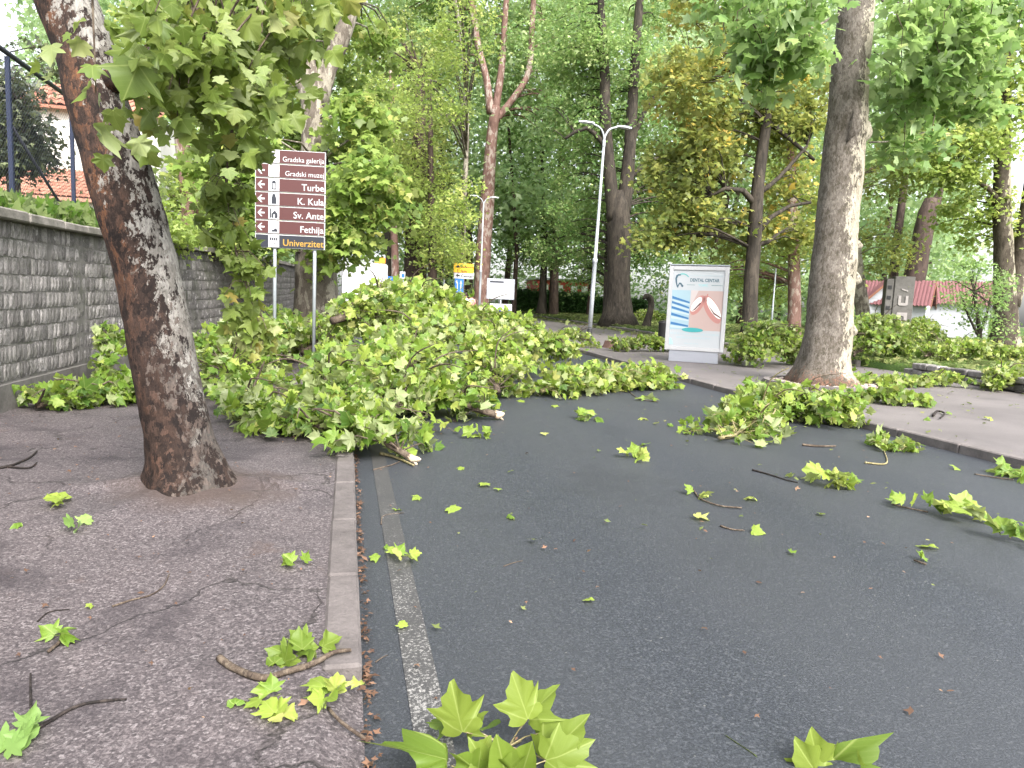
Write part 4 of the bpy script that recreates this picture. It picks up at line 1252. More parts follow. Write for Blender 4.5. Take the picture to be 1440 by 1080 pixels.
# ------------------------------------------------------------------ fallen branches
def fallen_branch(name, label, spine, r0, reach, lift, nleaf, size=0.17, mat=None, limit=240, tint=0.5, minpx=9.5, wood='twig', raw_start=False, cat='branch', group='storm-felled branches', per=9, tm=T_NEAR, twig_up=0.5):
    mat = mat or L['pile']
    base = Vector(spine[0]); base.z = 0 + zg(base.y) + (0.1 if base.x < 0 or base.x > 7.5 else 0)
    t = thing(name, label, cat, base, group=group)
    m = MB()
    P, R = smooth_path([Vector(p) for p in spine], [r0 * (1 - 0.75 * i / (len(spine) - 1)) for i in range(len(spine))], 0.18)
    P = [p + Vector((noise.noise(p * 1.7) * .06, noise.noise(p * 1.7 + Vector((9, 0, 0))) * .06, noise.noise(p * 1.3 + Vector((0, 9, 0))) * .05)) for p in P]
    m.tube([p - base for p in P], R, 9, True, 0.12)
    size *= 0.60; nleaf = int(nleaf * 2.1)
    ntw = max(4, nleaf // per)
    LP, LT, LN = [], [], []
    for i in range(ntw):
        f = RNG.uniform(0.06, 1.0)
        k = min(len(P) - 2, int(f * (len(P) - 1)))
        a = P[k]; along = (P[k + 1] - a).normalized()
        side = along.cross(Vector((0, 0, 1))).normalized() * (1 if RNG.uniform() < .5 else -1)
        d = (side * RNG.uniform(0.1, 1.0) + along * RNG.uniform(-.2, 0.9) + Vector((0, 0, RNG.normal(twig_up * 0.5, .45)))).normalized()
        ln = reach * RNG.uniform(0.25, 1.0) * (1 - 0.35 * f)
        e = a + d * ln
        gz = zg(e.y) + (0.11 if e.x < 0 or e.x > 7.5 else 0.0) + 0.03
        e.z = max(gz, min(e.z, a.z + lift) - 0.15 * ln)
        mid = (a + e) / 2 + Vector((RNG.normal(0, .05), RNG.normal(0, .05), 0.12 * ln))
        mid.z = max(mid.z, gz)
        m.tube([a - base, mid - base, e - base], [min(R[k] * .5, .011), .006, .003], 5, False)
        n = max(3, int(RNG.normal(per, 2)))
        for j in range(n):
            u = RNG.uniform(0.25, 1.0) ** .7
            q = (a.lerp(mid, u * 2) if u < .5 else mid.lerp(e, u * 2 - 1)) + Vector((RNG.normal(0, .06), RNG.normal(0, .06), RNG.normal(0.01, .05)))
            q.z = max(q.z, gz + 0.005)
            LP.append(tuple(q))
            ad = RNG.uniform(0, 2 * math.pi)
            LT.append((d.x * .7 + math.cos(ad) * .9, d.y * .7 + math.sin(ad) * .9, RNG.normal(-.05, .75)))
            LN.append((RNG.normal(0, .85), RNG.normal(-.3, .85), 0.55 + RNG.normal(0, .6)))
    if nleaf > 500:
        for i in range(5):
            k = int(RNG.uniform(.1, .9) * (len(P) - 2)); a = P[k]
            d = Vector((RNG.normal(0, .7), RNG.normal(-.5, .5), RNG.uniform(.1, .7))).normalized()
            ln = reach * RNG.uniform(.7, 1.2)
            gz_ = ground_z(a.x + d.x * ln, a.y + d.y * ln) + .03
            e = a + d * ln; e.z = max(e.z, gz_)
            P_, R_ = smooth_path([a - base, (a + e) / 2 + Vector((RNG.normal(0, .1), 0, .15)) - base, e - base], [.016, .012, .005], .1)
            m.tube(P_, R_, 6, True, .2)
    if raw_start:
        q = P[0] - base
        dr = (P[0] - P[1]).normalized()
        w = MB()
        w.tube([q - dr * .02, q + dr * .03, q + dr * .09 + Vector((.01, 0, .03)), q + dr * .13 + Vector((.0, .0, .05))], [R[0] * 1.02, R[0] * 1.05, R[0] * .6, R[0] * .12], 8, True, 0.5)
        w.tube([q, q + dr * .06 - Vector((0, 0, .02)), q + dr * .12 - Vector((0.0, 0, .05))], [R[0] * .7, R[0] * .4, R[0] * .08], 6, True, .4)
        w.build('torn_end', M['rawwood'], t, True)
    m.build('limb', B[wood], t, True)
    P, T, N = np.array(LP), np.array(LT), np.array(LN)
    S = size * RNG.lognormal(0, 0.22, len(P))
    # leaf tips never dip into the ground
    Tn = unit(T)
    tipz = P[:, 2] + Tn[:, 2] * S
    gz = np.array([zg(y) for y in P[:, 1]]) + np.where((P[:, 0] < 0) | (P[:, 0] > 7.5), 0.12, 0.015)
    low = tipz < gz
    T[low, 2] = np.abs(T[low, 2]) * 0.3
    ti = np.clip(RNG.normal(tint, 0.24, len(P)), 0, .99)
    pk = visible_pick(P, S, limit, minpx)
    rest = np.setdiff1d(np.arange(len(P)), pk)
    if len(pk):
        leaf_parts(P[pk], T[pk], N[pk], S[pk], ti[pk], mat, t)
    if len(rest):
        o = bpy.data.objects.new('foliage', leaf_mesh('foliage', P[rest] - np.array(base), T[rest], N[rest], S[rest], ti[rest], RNG.uniform(-.4, 2.2, len(rest)), tm, mat, uv=True))
        link(o, t); o['kind'] = 'stuff'
    return t

W = lambda px, py, Y: tuple(AT(px, py, Y))
fallen_branch('fallen_branch', 'leafy fallen branch over the left kerb with its pale snapped tip on the asphalt', [(0.62, 6.75, .05), (0.25, 7.2, .2), (-.05, 8.2, .35), (-.2, 9.6, .5), (0.1, 11, .7)], .035, .75, .35, 900, .165, limit=280, raw_start=True, tint=0.41)
fallen_branch('fallen_branch', 'fallen branch with a thick torn white end at the front of the leaf pile', [(2.02, 9.25, .10), (1.6, 9.35, .22), (1.1, 10.0, .35), (0.7, 11.2, .55), (0.9, 12.6, .8)], .055, .85, .5, 1000, .165, limit=280, raw_start=True, tint=0.49)
fallen_branch('fallen_branch', 'fallen bough filling the middle front of the big leaf pile', [(0.5, 8.2, .3), (0.8, 9.2, .5), (1.0, 10.6, .8), (1.3, 12.2, 1.1), (1.6, 14, 1.3)], .05, 1.05, .45, 1500, .165, limit=290, tint=0.51)
fallen_branch('fallen_branch', 'large fallen bough forming the high crest of the leaf pile, below the yellow road sign', [W(468, 452, 12.6), W(535, 432, 13.2), W(592, 424, 13.8), W(655, 452, 14.4), W(740, 470, 15.2)], .07, 1.0, .5, 1700, .175, limit=290, tint=0.59)
fallen_branch('fallen_branch', 'fallen bough in the pale right half of the leaf pile, before the white notice board', [(2.4, 10.9, .2), (2.5, 11.8, .5), (2.7, 13.0, .75), (3.2, 14.4, .9), (3.9, 15.5, .95)], .05, 1.0, .45, 1400, .17, limit=290, tint=0.6)
fallen_branch('fallen_branch', 'low fallen branch stretching from the leaf pile to the dental poster', [(3.3, 11.6, .12), (4.1, 12.1, .25), (4.9, 12.6, .22), (5.7, 13.0, .2), (6.5, 13.3, .18)], .04, .7, .4, 1000, .165, limit=280, tint=.58, wood='green_twig')
fallen_branch('fallen_branch', 'fallen branch with upright leafy shoots at the back right of the pile', [(3.0, 14.0, .5), (3.8, 14.6, .65), (4.5, 15.2, .6), (5.1, 15.6, .5)], .04, .75, .6, 700, .17, limit=220, tint=.6, twig_up=1.0)
fallen_branch('fallen_branch', 'fallen branch spread over the pavement between the leaning trunk and the kerb', [(-.2, 7.6, .25), (-.65, 7.9, .22), (-1.05, 8.6, .25), (-1.35, 9.6, .3)], .028, .5, .25, 560, .165, limit=260, tint=0.39)
fallen_branch('fallen_branch', 'heaped fallen branch on the pavement between the leaning trunk and the direction sign', [(-1.3, 9.9, .25), (-1.7, 10.8, .45), (-1.7, 12.2, .65), (-1.5, 14, .8), (-1.2, 16, .9)], .05, .95, .5, 1400, .165, limit=290, tint=0.42, raw_start=True)
fallen_branch('fallen_branch', 'fallen branch lying against the foot of the stone wall', [(-3.6, 9.3, .15), (-3.2, 9.9, .22), (-2.7, 10.2, .24), (-2.2, 10.6, .25)], .03, .5, .2, 420, .165, limit=240, tint=0.41)
fallen_branch('fallen_branch', 'small leafy spray leaning upright against the stone wall behind the leaning trunk', [(-3.2, 10.9, .15), (-3.35, 11.1, .6), (-3.45, 11.3, 1.0)], .018, .35, .5, 160, .16, limit=120, tint=.38)
fallen_branch('fallen_branch', 'fallen bough behind the sign posts at the foot of the thick plane', [(-.9, 15.6, .35), (-.2, 17.0, .8), (.4, 18.2, .95), (.9, 19.6, .9)], .06, 1.1, .5, 1100, .175, limit=260, tint=.58)
fallen_branch('fallen_branch', 'fallen leafy bough lying across the far road behind the crest of the pile', [(.8, 16.5, .8), (2.0, 18.0, .8), (3.4, 19.0, .6), (4.8, 20.0, .4)], .06, 1.2, .5, 1100, .18, limit=200, tint=.6)

# branch in the road before the tall plane
fb = [G(1010, 622), G(1052, 610), G(1082, 586), G(1118, 588), G(1180, 605)]
fallen_branch('fallen_branch', 'flat fallen branch alone on the road before the tall plane with a bare pale stick', [(p.x, p.y, .05 + h) for p, h in zip(fb, (0.0, .06, .22, .18, .1))], .024, .75, .32, 620, .155, limit=280, tint=0.5, wood='green_twig', tm=T_NEAR)
q = G(1130, 598)
fallen_branch('fallen_branch', 'leafy spray heaped on the right end of the flat road branch', [(q.x - .9, q.y + .7, .1), (q.x, q.y + .35, .3), (q.x + .8, q.y, .15)], .02, .6, .3, 420, .155, limit=240, tint=.5)
q = G(1232, 630)
fallen_branch('fallen_branch', 'small leaf tuft with a bent bare stick at the right end of the road branch', [(q.x + .12, q.y - .25, .03), (q.x + .12, q.y - .05, .05), (q.x - .1, q.y + .1, .08)], .01, .28, .12, 46, .13, limit=60, tint=.55, wood='green_twig', minpx=7)
q = G(1255, 570, .1)
fallen_branch('fallen_branch', 'small leafy branch on the right pavement beside the chipping bed', [(q.x - .5, q.y + .5, .2), (q.x, q.y, .25), (q.x + .55, q.y - .15, .15)], .016, .5, .25, 190, .155, limit=170, tint=.5)
# leaf heaps beyond the right pavement
for lab, (px, py), (dx, dy, h), n, tt in (
        ('leaf heap left of the tall plane, in front of the yellowing tree', (1085, 512), (1.2, 1.0, .85), 1500, .5),
        ('dark leaf heap right of the tall plane, above the low stone edging', (1236, 512), (1.3, 1.4, 1.0), 1700, .42),
        ('leaf heap over the lawn before the grey concrete block', (1300, 492), (1.9, 2.4, .8), 1200, .52),
        ('pale leaf heap before the red-roofed huts', (1390, 480), (2.4, 2.6, .7), 1000, .6),
        ('long low leaf heap behind the low stone edging at the right', (1370, 515), (2.2, .8, .35), 900, .6),
        ('leafy branch spilled over the low stone edging at the right edge of the picture', (1425, 545), (1.0, .6, .3), 600, .5),
        ('flat leafy branch along the pavement in front of the low stone edging', (1260, 540), (1.8, .35, .10), 520, .58),
        ('low leaf heap on the lawn between the weathered stump and the bin', (915, 455), (1.6, 2.0, .45), 700, .58),
        ('leaf heap on the lawn left of the big maple', (790, 440), (3.0, 4.0, .5), 900, .58),
        ('leafy branch on the pavement around the sawn stump', (905, 492), (1.2, .8, .25), 520, .56),
        ('small leafy branch at the black foot of the tall lamp', (805, 486), (.7, .5, .35), 260, .58)):
    q = G(px, py, .17)
    q.z = ground_z(q.x, q.y)
    sp = [(q.x - dx, q.y - dy * .3, q.z + .15), (q.x - dx * .3, q.y, q.z + h), (q.x + dx * .4, q.y + dy * .3, q.z + h * .9), (q.x + dx, q.y + dy * .5, q.z + .2)]
    fallen_branch('fallen_branch', lab, sp, .035, 1.0 if h > .6 else (.8 if h > .3 else .5), .4 if h > .2 else .08, n, .17, limit=200, tint=tt, tm=T_MID, mat=L['pile'])

# ------------------------------------------------------------------ leaves and twigs scattered singly
def GZ(px, py):
    q = G(px, py, 0.0)
    for _ in range(4):
        q = G(px, py, ground_z(q.x, q.y) - zg(q.y))
    return q

def loose_leaf(px, py, size, label, group, tint=None, mat=None, tilt=.25):
    q = GZ(px, py)
    k = RNG.integers(3, 10) if tint is None else int(tint * 10)
    o = bpy.data.objects.new('fallen_leaf', proto_leaf(mat or L['pile'], int(k)))
    a = RNG.uniform(0, 2 * math.pi)
    o.location = (q.x, q.y, q.z + 0.02 + size * .08)
    o.rotation_euler = (RNG.normal(0, tilt), RNG.normal(0, tilt), a)
    o.scale = (size, size, size)
    link(o)
    tag(o, label, 'leaf', group)
    return o
for px, py, s, lab in (
        (632, 718, .12, 'wide pale leaf flat on the road right of the worn edge line'), (715, 730, .08, 'small leaf on the road right of the wide pale leaf'),
        (683, 683, .09, 'thin leaf on the road between the wide pale leaf and the torn branch end'), (590, 702, .07, 'small leaf on the road near the broken pale-ended stick'),
        (908, 628, .10, 'single leaf just beyond the flat pale tuft right of the road centre'), (978, 729, .11, 'leaf lying below the long reddish twig in mid road'),
        (1057, 702, .10, 'leaf lying beside the far end of the long reddish twig'), (1057, 750, .09, 'leaf lying beside the short reddish twig'),
        (1307, 774, .10, 'lone leaf on the road between the star-shaped tuft and the brown flake'), (830, 850, .05, 'lone small leaf on the bare asphalt of the near road centre'),
        (568, 888, .045, 'small leaf on the worn edge line, nearest to the lens'), (532, 790, .06, 'small leaf between the kerb and the tuft on the edge line'),
        (1200, 680, .12, 'leaf touching the right side of the big pale tuft'), (757, 556, .08, 'small leaf at the right foot of the big leaf pile'),
        (780, 572, .10, 'yellowish leaf a step out from the right foot of the big leaf pile'), (735, 565, .10, 'leaf at the very edge of the big leaf pile, by its right foot'),
        (650, 660, .06, 'tiny leaf on the road below the tuft under the torn white branch end'), (765, 612, .08, 'leaf on the road left of the round dark tuft'),
        (1105, 672, .08, 'leaf scrap on the thin dark twig left of the big pale tuft'), (920, 598, .08, 'left one of two small leaves between the round dark tuft and the flat road branch'),
        (940, 600, .07, 'right one of two small leaves between the round dark tuft and the flat road branch'), (1010, 590, .08, 'leaf at the left tip of the flat road branch'),
        (700, 690, .05, 'tiny leaf right of the thin leaf in the left lane'), (1390, 663, .09, 'leaf left of the leaf tuft by the right kerb'),
        (1345, 660, .08, 'small leaf on the asphalt close to the right kerb'), (968, 612, .07, 'small leaf left of the long bare pale stick'),
        (560, 720, .05, 'tiny leaf beside the twig lying across the edge line'), (1150, 725, .06, 'tiny leaf on the road in front of the big pale tuft'),
        (1110, 780, .05, 'tiny leaf on the bare road far in front of the big pale tuft'), (905, 590, .10, 'pale leaf on the road behind the flat pale tuft'), (540, 772, .045, 'tiny leaf at the left border of the worn edge line')):
    loose_leaf(px, py, s, lab, 'loose leaves scattered over the road')
for px, py, s, lab in ((330, 997, .062, 'small yellow leaf flat on the near left pavement'), (505, 970, .05, 'pale bluish leaf on the end of the left kerb'), (125, 855, .03, 'tiny leaf above the curled tuft on the near left pavement'),
        (1215, 600, .10, 'leaf on the right pavement edge behind the flat road branch'), (1300, 590, .10, 'leaf on the right pavement left of the curled bark scrap'), (1395, 590, .12, 'pale leaf on the right pavement near the right edge'),
        (1335, 583, .08, 'leaf on the right pavement right of the curled bark scrap'), (1180, 588, .1, 'leaf at the foot of the chipping bed kerb'), (25, 740, .05, 'small leaf on the left pavement near the left edge')):
    loose_leaf(px, py, s, lab, 'loose leaves on the pavements')

def leaf_cluster(px, py, n, spread, size, label, tint=.6, twig=None, group='leaf tufts torn off in the storm', mat=None):
    q = GZ(px, py)
    spread *= .85; size *= .82
    t = thing('leaf_tuft', label, 'leaf tuft', q, group=group)
    P, T, N = [], [], []
    for i in range(n):
        a = RNG.uniform(0, 2 * math.pi); r = spread * math.sqrt(RNG.uniform(0, 1)) * .6
        P.append((q.x + r * math.cos(a), q.y + r * math.sin(a), q.z + .02 + RNG.uniform(0, .8 if n > 5 else .3) * size))
        T.append((math.cos(a + RNG.normal(0, .7)), math.sin(a + RNG.normal(0, .7)), RNG.uniform(.05, .9)))
        N.append((RNG.normal(0, .5), RNG.normal(-.35, .5), 1))
    leaf_parts(np.array(P), np.array(T), np.array(N), size * RNG.lognormal(0, .15, n), np.clip(RNG.normal(tint, .12, n), 0, .99), mat or L['pile'], t)
    if twig:
        m = MB()
        pts = [GZ(*w) - q + Vector((0, 0, .012)) for w in twig]
        P_, R_ = smooth_path(pts, [.007] * len(pts), .03)
        m.tube(P_, R_, 6, True, .15)
        m.build('twig', B['twig'], t, True)
    return t
leaf_cluster(1168, 682, 17, .34, .15, 'big pale leaf tuft in the middle of the right lane', .75)
leaf_cluster(1282, 716, 6, .26, .12, 'thin leaf tuft with a brown end, between two rounder tufts on the road', .45, twig=[(1255, 711), (1275, 716), (1305, 722)])
leaf_cluster(1353, 731, 13, .26, .14, 'bright star-shaped leaf tuft on the road near the right edge', .72)
leaf_cluster(1432, 767, 10, .28, .14, 'dark leaf tuft cut by the right edge of the picture', .35)
leaf_cluster(1425, 673, 12, .34, .14, 'leaf tuft with a trailing twig by the right kerb', .5, twig=[(1370, 668), (1400, 673), (1425, 676)])
leaf_cluster(826, 591, 12, .24, .13, 'round dark leaf tuft alone on the road before the pile', .45)
leaf_cluster(888, 646, 7, .24, .12, 'flat pale leaf tuft on the road right of the centre', .7)
leaf_cluster(672, 618, 6, .2, .12, 'leaf tuft below the torn white branch end', .6)
leaf_cluster(980, 698, 3, .1, .09, 'two leaves on a long reddish twig in mid road', .65, twig=[(975, 690), (985, 703), (1012, 713), (1043, 716)])
leaf_cluster(1292, 791, 2, .08, .07, 'yellow-green leaf scrap beside a brown flake on the road', .5, twig=[(1285, 790), (1302, 796)])
leaf_cluster(565, 787, 5, .11, .085, 'small leaf tuft on the worn white edge line', .7)
leaf_cluster(908, 564, 5, .3, .12, 'pale sprig on the road just before the dental poster', .7, twig=[(885, 552), (900, 562), (925, 566)])
leaf_cluster(90, 710, 4, .12, .105, 'pair of bright leaves on the pavement left of the leaning trunk', .75)
leaf_cluster(113, 743, 3, .11, .095, 'two bluish-green leaves on the pavement below the bright pair', .55, mat=L['bright'])
leaf_cluster(417, 796, 3, .08, .075, 'leaf tuft with two dark seed balls near the kerb', .55)
leaf_cluster(90, 898, 4, .07, .075, 'curled green leaf tuft with a stalk on the near pavement', .5, twig=[(92, 890), (85, 905), (68, 920)])
leaf_cluster(380, 990, 4, .06, .075, 'upright yellow-green leaf tuft on the near pavement', .6, twig=[(380, 995), (385, 1003), (396, 1015)])
leaf_cluster(395, 1018, 4, .06, .075, 'pale leaf tuft lying flat beside the upright one', .78)
leaf_cluster(462, 992, 7, .07, .075, 'bright leaf tuft at the end of the near kerb', .7, twig=[(462, 1000), (480, 1020), (520, 1048)])

def stick(label, pts, r, bm='twig', name='broken_twig', group='broken twigs on the ground', fork=None, jit=.15, lift=0.0):
    q = GZ(*pts[0])
    t = thing(name, label, 'twig', q, group=group)
    m = MB()
    for path, rr_ in ((pts, r),) + (((fork, r * .75),) if fork else ()):
        P = [GZ(*w) - q + Vector((0, 0, r + lift * math.sin(math.pi * i / (len(path) - 1)))) for i, w in enumerate(path)]
        P, R = smooth_path(P, [rr_ * (1 - .5 * i / (len(path) - 1)) for i in range(len(path))], .02)
        m.tube(P, R, 8, True, jit)
    m.build('stem', B[bm], t, True)
    return t, q
t, q = stick('thick crooked bark-covered stick with green leaves on the near pavement by the kerb', [(308, 930), (330, 945), (368, 958), (402, 950), (440, 938), (470, 922), (494, 919)], .0155, 'twig', 'fallen_stick', jit=.5)
P, T, N = [], [], []
for px, py in ((385, 938), (392, 932), (405, 928), (418, 918), (425, 922), (432, 912), (440, 920), (452, 918), (400, 938)):
    g = GZ(px, py)
    P.append((g.x, g.y, g.z + RNG.uniform(.01, .05))); T.append((RNG.normal(0, .8), RNG.normal(.3, .6), RNG.uniform(.1, .5))); N.append((RNG.normal(0, .4), -.3, 1))
leaf_parts(np.array(P), np.array(T), np.array(N), np.full(9, .085), np.clip(RNG.normal(.45, .12, 9), 0, .99), L['plane_near'], t)
t, q = stick('black wet forked twig with leaves at the lower left corner', [(10, 1058), (40, 1036), (68, 1018), (110, 995), (150, 988), (178, 986)], .008, 'black_twig', 'fallen_stick', fork=[(48, 1032), (44, 1000), (43, 975), (43, 950)])
P, T, N = [], [], []
for px, py in ((12, 1052), (25, 1042), (35, 1030), (45, 1048), (8, 1062)):
    g = GZ(px, py)
    P.append((g.x, g.y, g.z + .02)); T.append((RNG.normal(0, .8), RNG.normal(.3, .6), .2)); N.append((0, -.3, 1))
leaf_parts(np.array(P), np.array(T), np.array(N), np.full(5, .075), np.full(5, .45), L['bright'], t)
stick('thin curved twig in the middle of the near pavement', [(158, 854), (185, 845), (212, 838), (230, 825), (238, 808)], .005)
stick('short dark twig at the left of the near pavement', [(53, 875), (68, 862), (85, 859), (98, 858)], .004, 'black_twig')
stick('dark forked twig on the pavement at the left edge', [(0, 660), (20, 655), (42, 645), (52, 636)], .012, 'black_twig', fork=[(10, 658), (40, 660), (52, 652)])
stick('broken pale-ended stick on the road at the near tip of the pile', [(535, 640), (555, 645), (582, 657)], .018, 'green_twig', 'fallen_stick')
stick('thin dark twig beside the broken stick at the near tip of the pile', [(525, 662), (550, 655), (562, 650)], .008)
stick('twig lying across the worn edge line', [(536, 738), (540, 726), (568, 722)], .005)
stick('bent bare stick on the road behind the big pale tuft', [(1216, 652), (1246, 653), (1243, 635)], .012, 'green_twig', 'fallen_stick')
stick('thin dark twig with a leaf scrap left of the big pale tuft', [(1058, 662), (1080, 668), (1105, 676), (1122, 680)], .010, 'black_twig')
stick('short reddish twig below the twig with two leaves', [(1013, 741), (1030, 746), (1046, 747)], .008)
stick('dark straight stick under the flat road branch', [(1128, 627), (1150, 629), (1175, 629)], .016)
stick('faint thin twig in the middle of the road', [(708, 797), (722, 792), (735, 789)], .003)
stick('curled dark bark scrap on the right pavement', [(1312, 586), (1318, 580), (1328, 583), (1322, 590)], .022, 'black_twig')
stick('tiny twig on the road by the gutter', [(528, 932), (538, 925), (545, 922)], .003)

# foreground sprigs, cut by the lower edge
def sprig(label, leaves, twig, tint=.6):
    """leaves: (px, py of the stalk end, distance, tip px, tip py, roll, tint)"""
    base = GZ(*twig[-1][:2]) if False else AT(twig[0][0], twig[0][1], twig[0][2])
    t = thing('leafy_sprig', label, 'sprig', base)
    m = MB()
    pts = [AT(*w) - base for w in twig]
    P_, R_ = smooth_path(pts, [.005, .004, .003][:len(pts)], .03)
    m.tube(P_, R_, 8, True, .1)
    node = base + pts[-1]
    for (px, py, Y, tx, ty, roll, ti) in leaves:
        a = AT(px, py, Y)
        b = AT(tx, ty, Y + RNG.uniform(-.05, .03))
        ln = (b - a).length
        Tt = np.array([tuple(b - a)])
        tow = (EYE - a).normalized()
        Nn = Matrix.Rotation(roll, 3, (b - a).normalized()) @ tow
        leaf_parts(np.array([tuple(a)]), Tt, np.array([tuple(Nn)]), np.array([ln / 1.02]), np.array([ti]), L['plane_near'], t, xs=.74)
        st = min((base + p for p in pts), key=lambda p: (p - a).length)
        mid = (a + st) / 2 + Vector((0, 0, .01))
        m.tube([a - base + (b - a) * .02, mid - base, st - base], [.0022, .0025, .003], 6, False)
    m.build('stem', B['green_twig'], t, True)
sprig('large bright leaf sprig rising from the lower edge beside the worn edge line',
      [(651, 1030, 2.25, 633, 968, -.2, .72), (742, 1012, 2.2, 727, 952, .35, .74), (742, 1012, 2.24, 775, 962, -.6, .62), (766, 1070, 2.1, 833, 1050, .3, .62), (766, 1070, 2.14, 815, 1010, -.3, .6),
       (636, 1078, 2.1, 580, 1038, .5, .35), (640, 1020, 2.35, 602, 1012, .8, .28), (735, 1035, 2.4, 682, 1020, .9, .18), (752, 1040, 2.4, 768, 1015, .7, .25), (668, 1075, 2.1, 690, 1040, .4, .7), (672, 1085, 2.05, 640, 1050, -.5, .45),
       (716, 1110, 2.0, 700, 1040, .1, .52), (724, 1112, 2.0, 745, 1048, -.4, .58), (655, 1030, 2.28, 676, 1000, -.8, .62), (760, 1030, 2.3, 760, 1062, .6, .2), (690, 1090, 2.05, 668, 1046, 0.2, .68)],
      [(700, 1180, 2.0), (705, 1100, 2.1), (715, 1050, 2.25)])
sprig('small bright leaf sprig at the lower edge right of the centre',
      [(1155, 1100, 2.0, 1150, 1038, .5, .70), (1155, 1100, 1.98, 1128, 1050, .3, .72), (1160, 1095, 2.02, 1170, 1036, -.9, .35), (1120, 1110, 2.0, 1086, 1066, .5, .3), (1190, 1110, 2.0, 1202, 1060, .2, .75)],
      [(1150, 1180, 1.95), (1155, 1110, 2.0)])

# ------------------------------------------------------------------ litter nobody could count
def litter(name, label, n, region, size, mat, tintm=.6, tm=T_FAR, up=1.0, zoff=.012):
    P = []
    while len(P) < n:
        x, y = region()
        P.append((x, y, ground_z(x, y) + zoff + RNG.uniform(0, .02)))
    P = np.array(P)
    a = RNG.uniform(0, 2 * np.pi, n)
    T = np.stack([np.cos(a), np.sin(a), RNG.normal(.1, .25, n)], 1)
    N = np.stack([RNG.normal(0, .35, n), RNG.normal(0, .35, n), np.full(n, up)], 1)
    S = size * RNG.lognormal(0, .35, n)
    o = bpy.data.objects.new(name, leaf_mesh(name, P, T, N, S, np.clip(RNG.normal(tintm, .2, n), 0, 1), RNG.uniform(-.5, 2.5, n), tm, mat))
    link(o); o['kind'] = 'stuff'; o['label'] = label
L['brown_bits'] = lm('brown_bits', (0.05, 0.025, 0.018), (0.10, 0.055, 0.036), (0.20, 0.11, 0.07), (0.34, 0.22, 0.14), (0.3, 0.2, 0.1), (0.2, 0.1, 0.05), .1)
U = RNG.uniform
litter('gutter_litter', 'reddish brown leaf crumbs along the foot of the left kerb', 330, lambda: (KX0 + .012 + abs(RNG.normal(0, .016)), U(2.2, 7.5)), .022, L['brown_bits'], .5)
litter('road_litter', 'tiny bark flakes and leaf crumbs strewn over the road', 260, lambda: (U(.3, 7.3), 2.2 + 16 * U() ** 1.3), .022, L['brown_bits'], .65)
litter('road_leaf_litter', 'green leaf crumbs strewn over the road', 200, lambda: (U(.3, 7.3), 2.5 + 16 * U()), .030, L['litter'], .6)
litter('pavement_litter', 'crumbs of bark and leaf on the left pavement', 420, lambda: (U(-3.7, -.1), 2 + 8 * U()), .016, L['brown_bits'], .5)
litter('right_pavement_litter', 'leaf crumbs on the right pavement', 800, lambda: (U(7.6, 15.2), 6 + 30 * U()), .05, L['litter'], .6)
litter('lawn_leaf_litter', 'yellow-green leaves blanketing the park lawn', 38000, lambda: (LAWN_X + .1 + 28 * U() ** 1.2, 10 + 60 * U()), .15, L['litter'], .55, zoff=.04)
litter('edge_leaf_litter', 'leaves drifted along the foot of the lawn edging', 1500, lambda: (15.1 - abs(RNG.normal(0, .6)), 18 + 42 * U()), .14, L['litter'], .6)
# grass on the lawn and plants on the wall top
def blades(name, label, n, region, h, mat, tm):
    P = np.array([region() for _ in range(n)])
    a = RNG.uniform(0, 2 * np.pi, n)
    T = np.stack([np.cos(a) * .45, np.sin(a) * .45, np.ones(n)], 1)
    N = np.stack([np.cos(a + 1.5), np.sin(a + 1.5), np.full(n, .1)], 1)
    S = h * RNG.lognormal(0, .3, n)
    o = bpy.data.objects.new(name, leaf_mesh(name, P, T, N, S, np.clip(RNG.normal(.5, .2, n), 0, 1), RNG.uniform(0, 2, n), tm, mat))
    link(o); o['kind'] = 'stuff'; o['label'] = label
T_BLADE = (np.array([(-.06, 0, 0), (.06, 0, 0), (.03, .6, .05), (0, 1, .2)]), np.array([(0, 1, 2), (0, 2, 3)]))
def lawn_pt():
    x = LAWN_X + .05 + 18 * U() ** 1.3; y = 11 + 26 * U()
    return (x, y, zlawn(x, y) - .01)
blades('lawn_grass', 'short green lawn grass', 50000, lawn_pt, .09, L['grass'], T_BLADE)
def bank_pt():
    y = 4 + 22 * U()
    x = wall_at(y + 2)[0].x - .3 - 1.6 * U()
    return (x, y, wtop(y) + .1 + .34 * U() ** 2)
blades('bank_plants', 'bright green weeds growing along the top of the stone wall', 9000, bank_pt, .13, L['grass'], T_FAR)

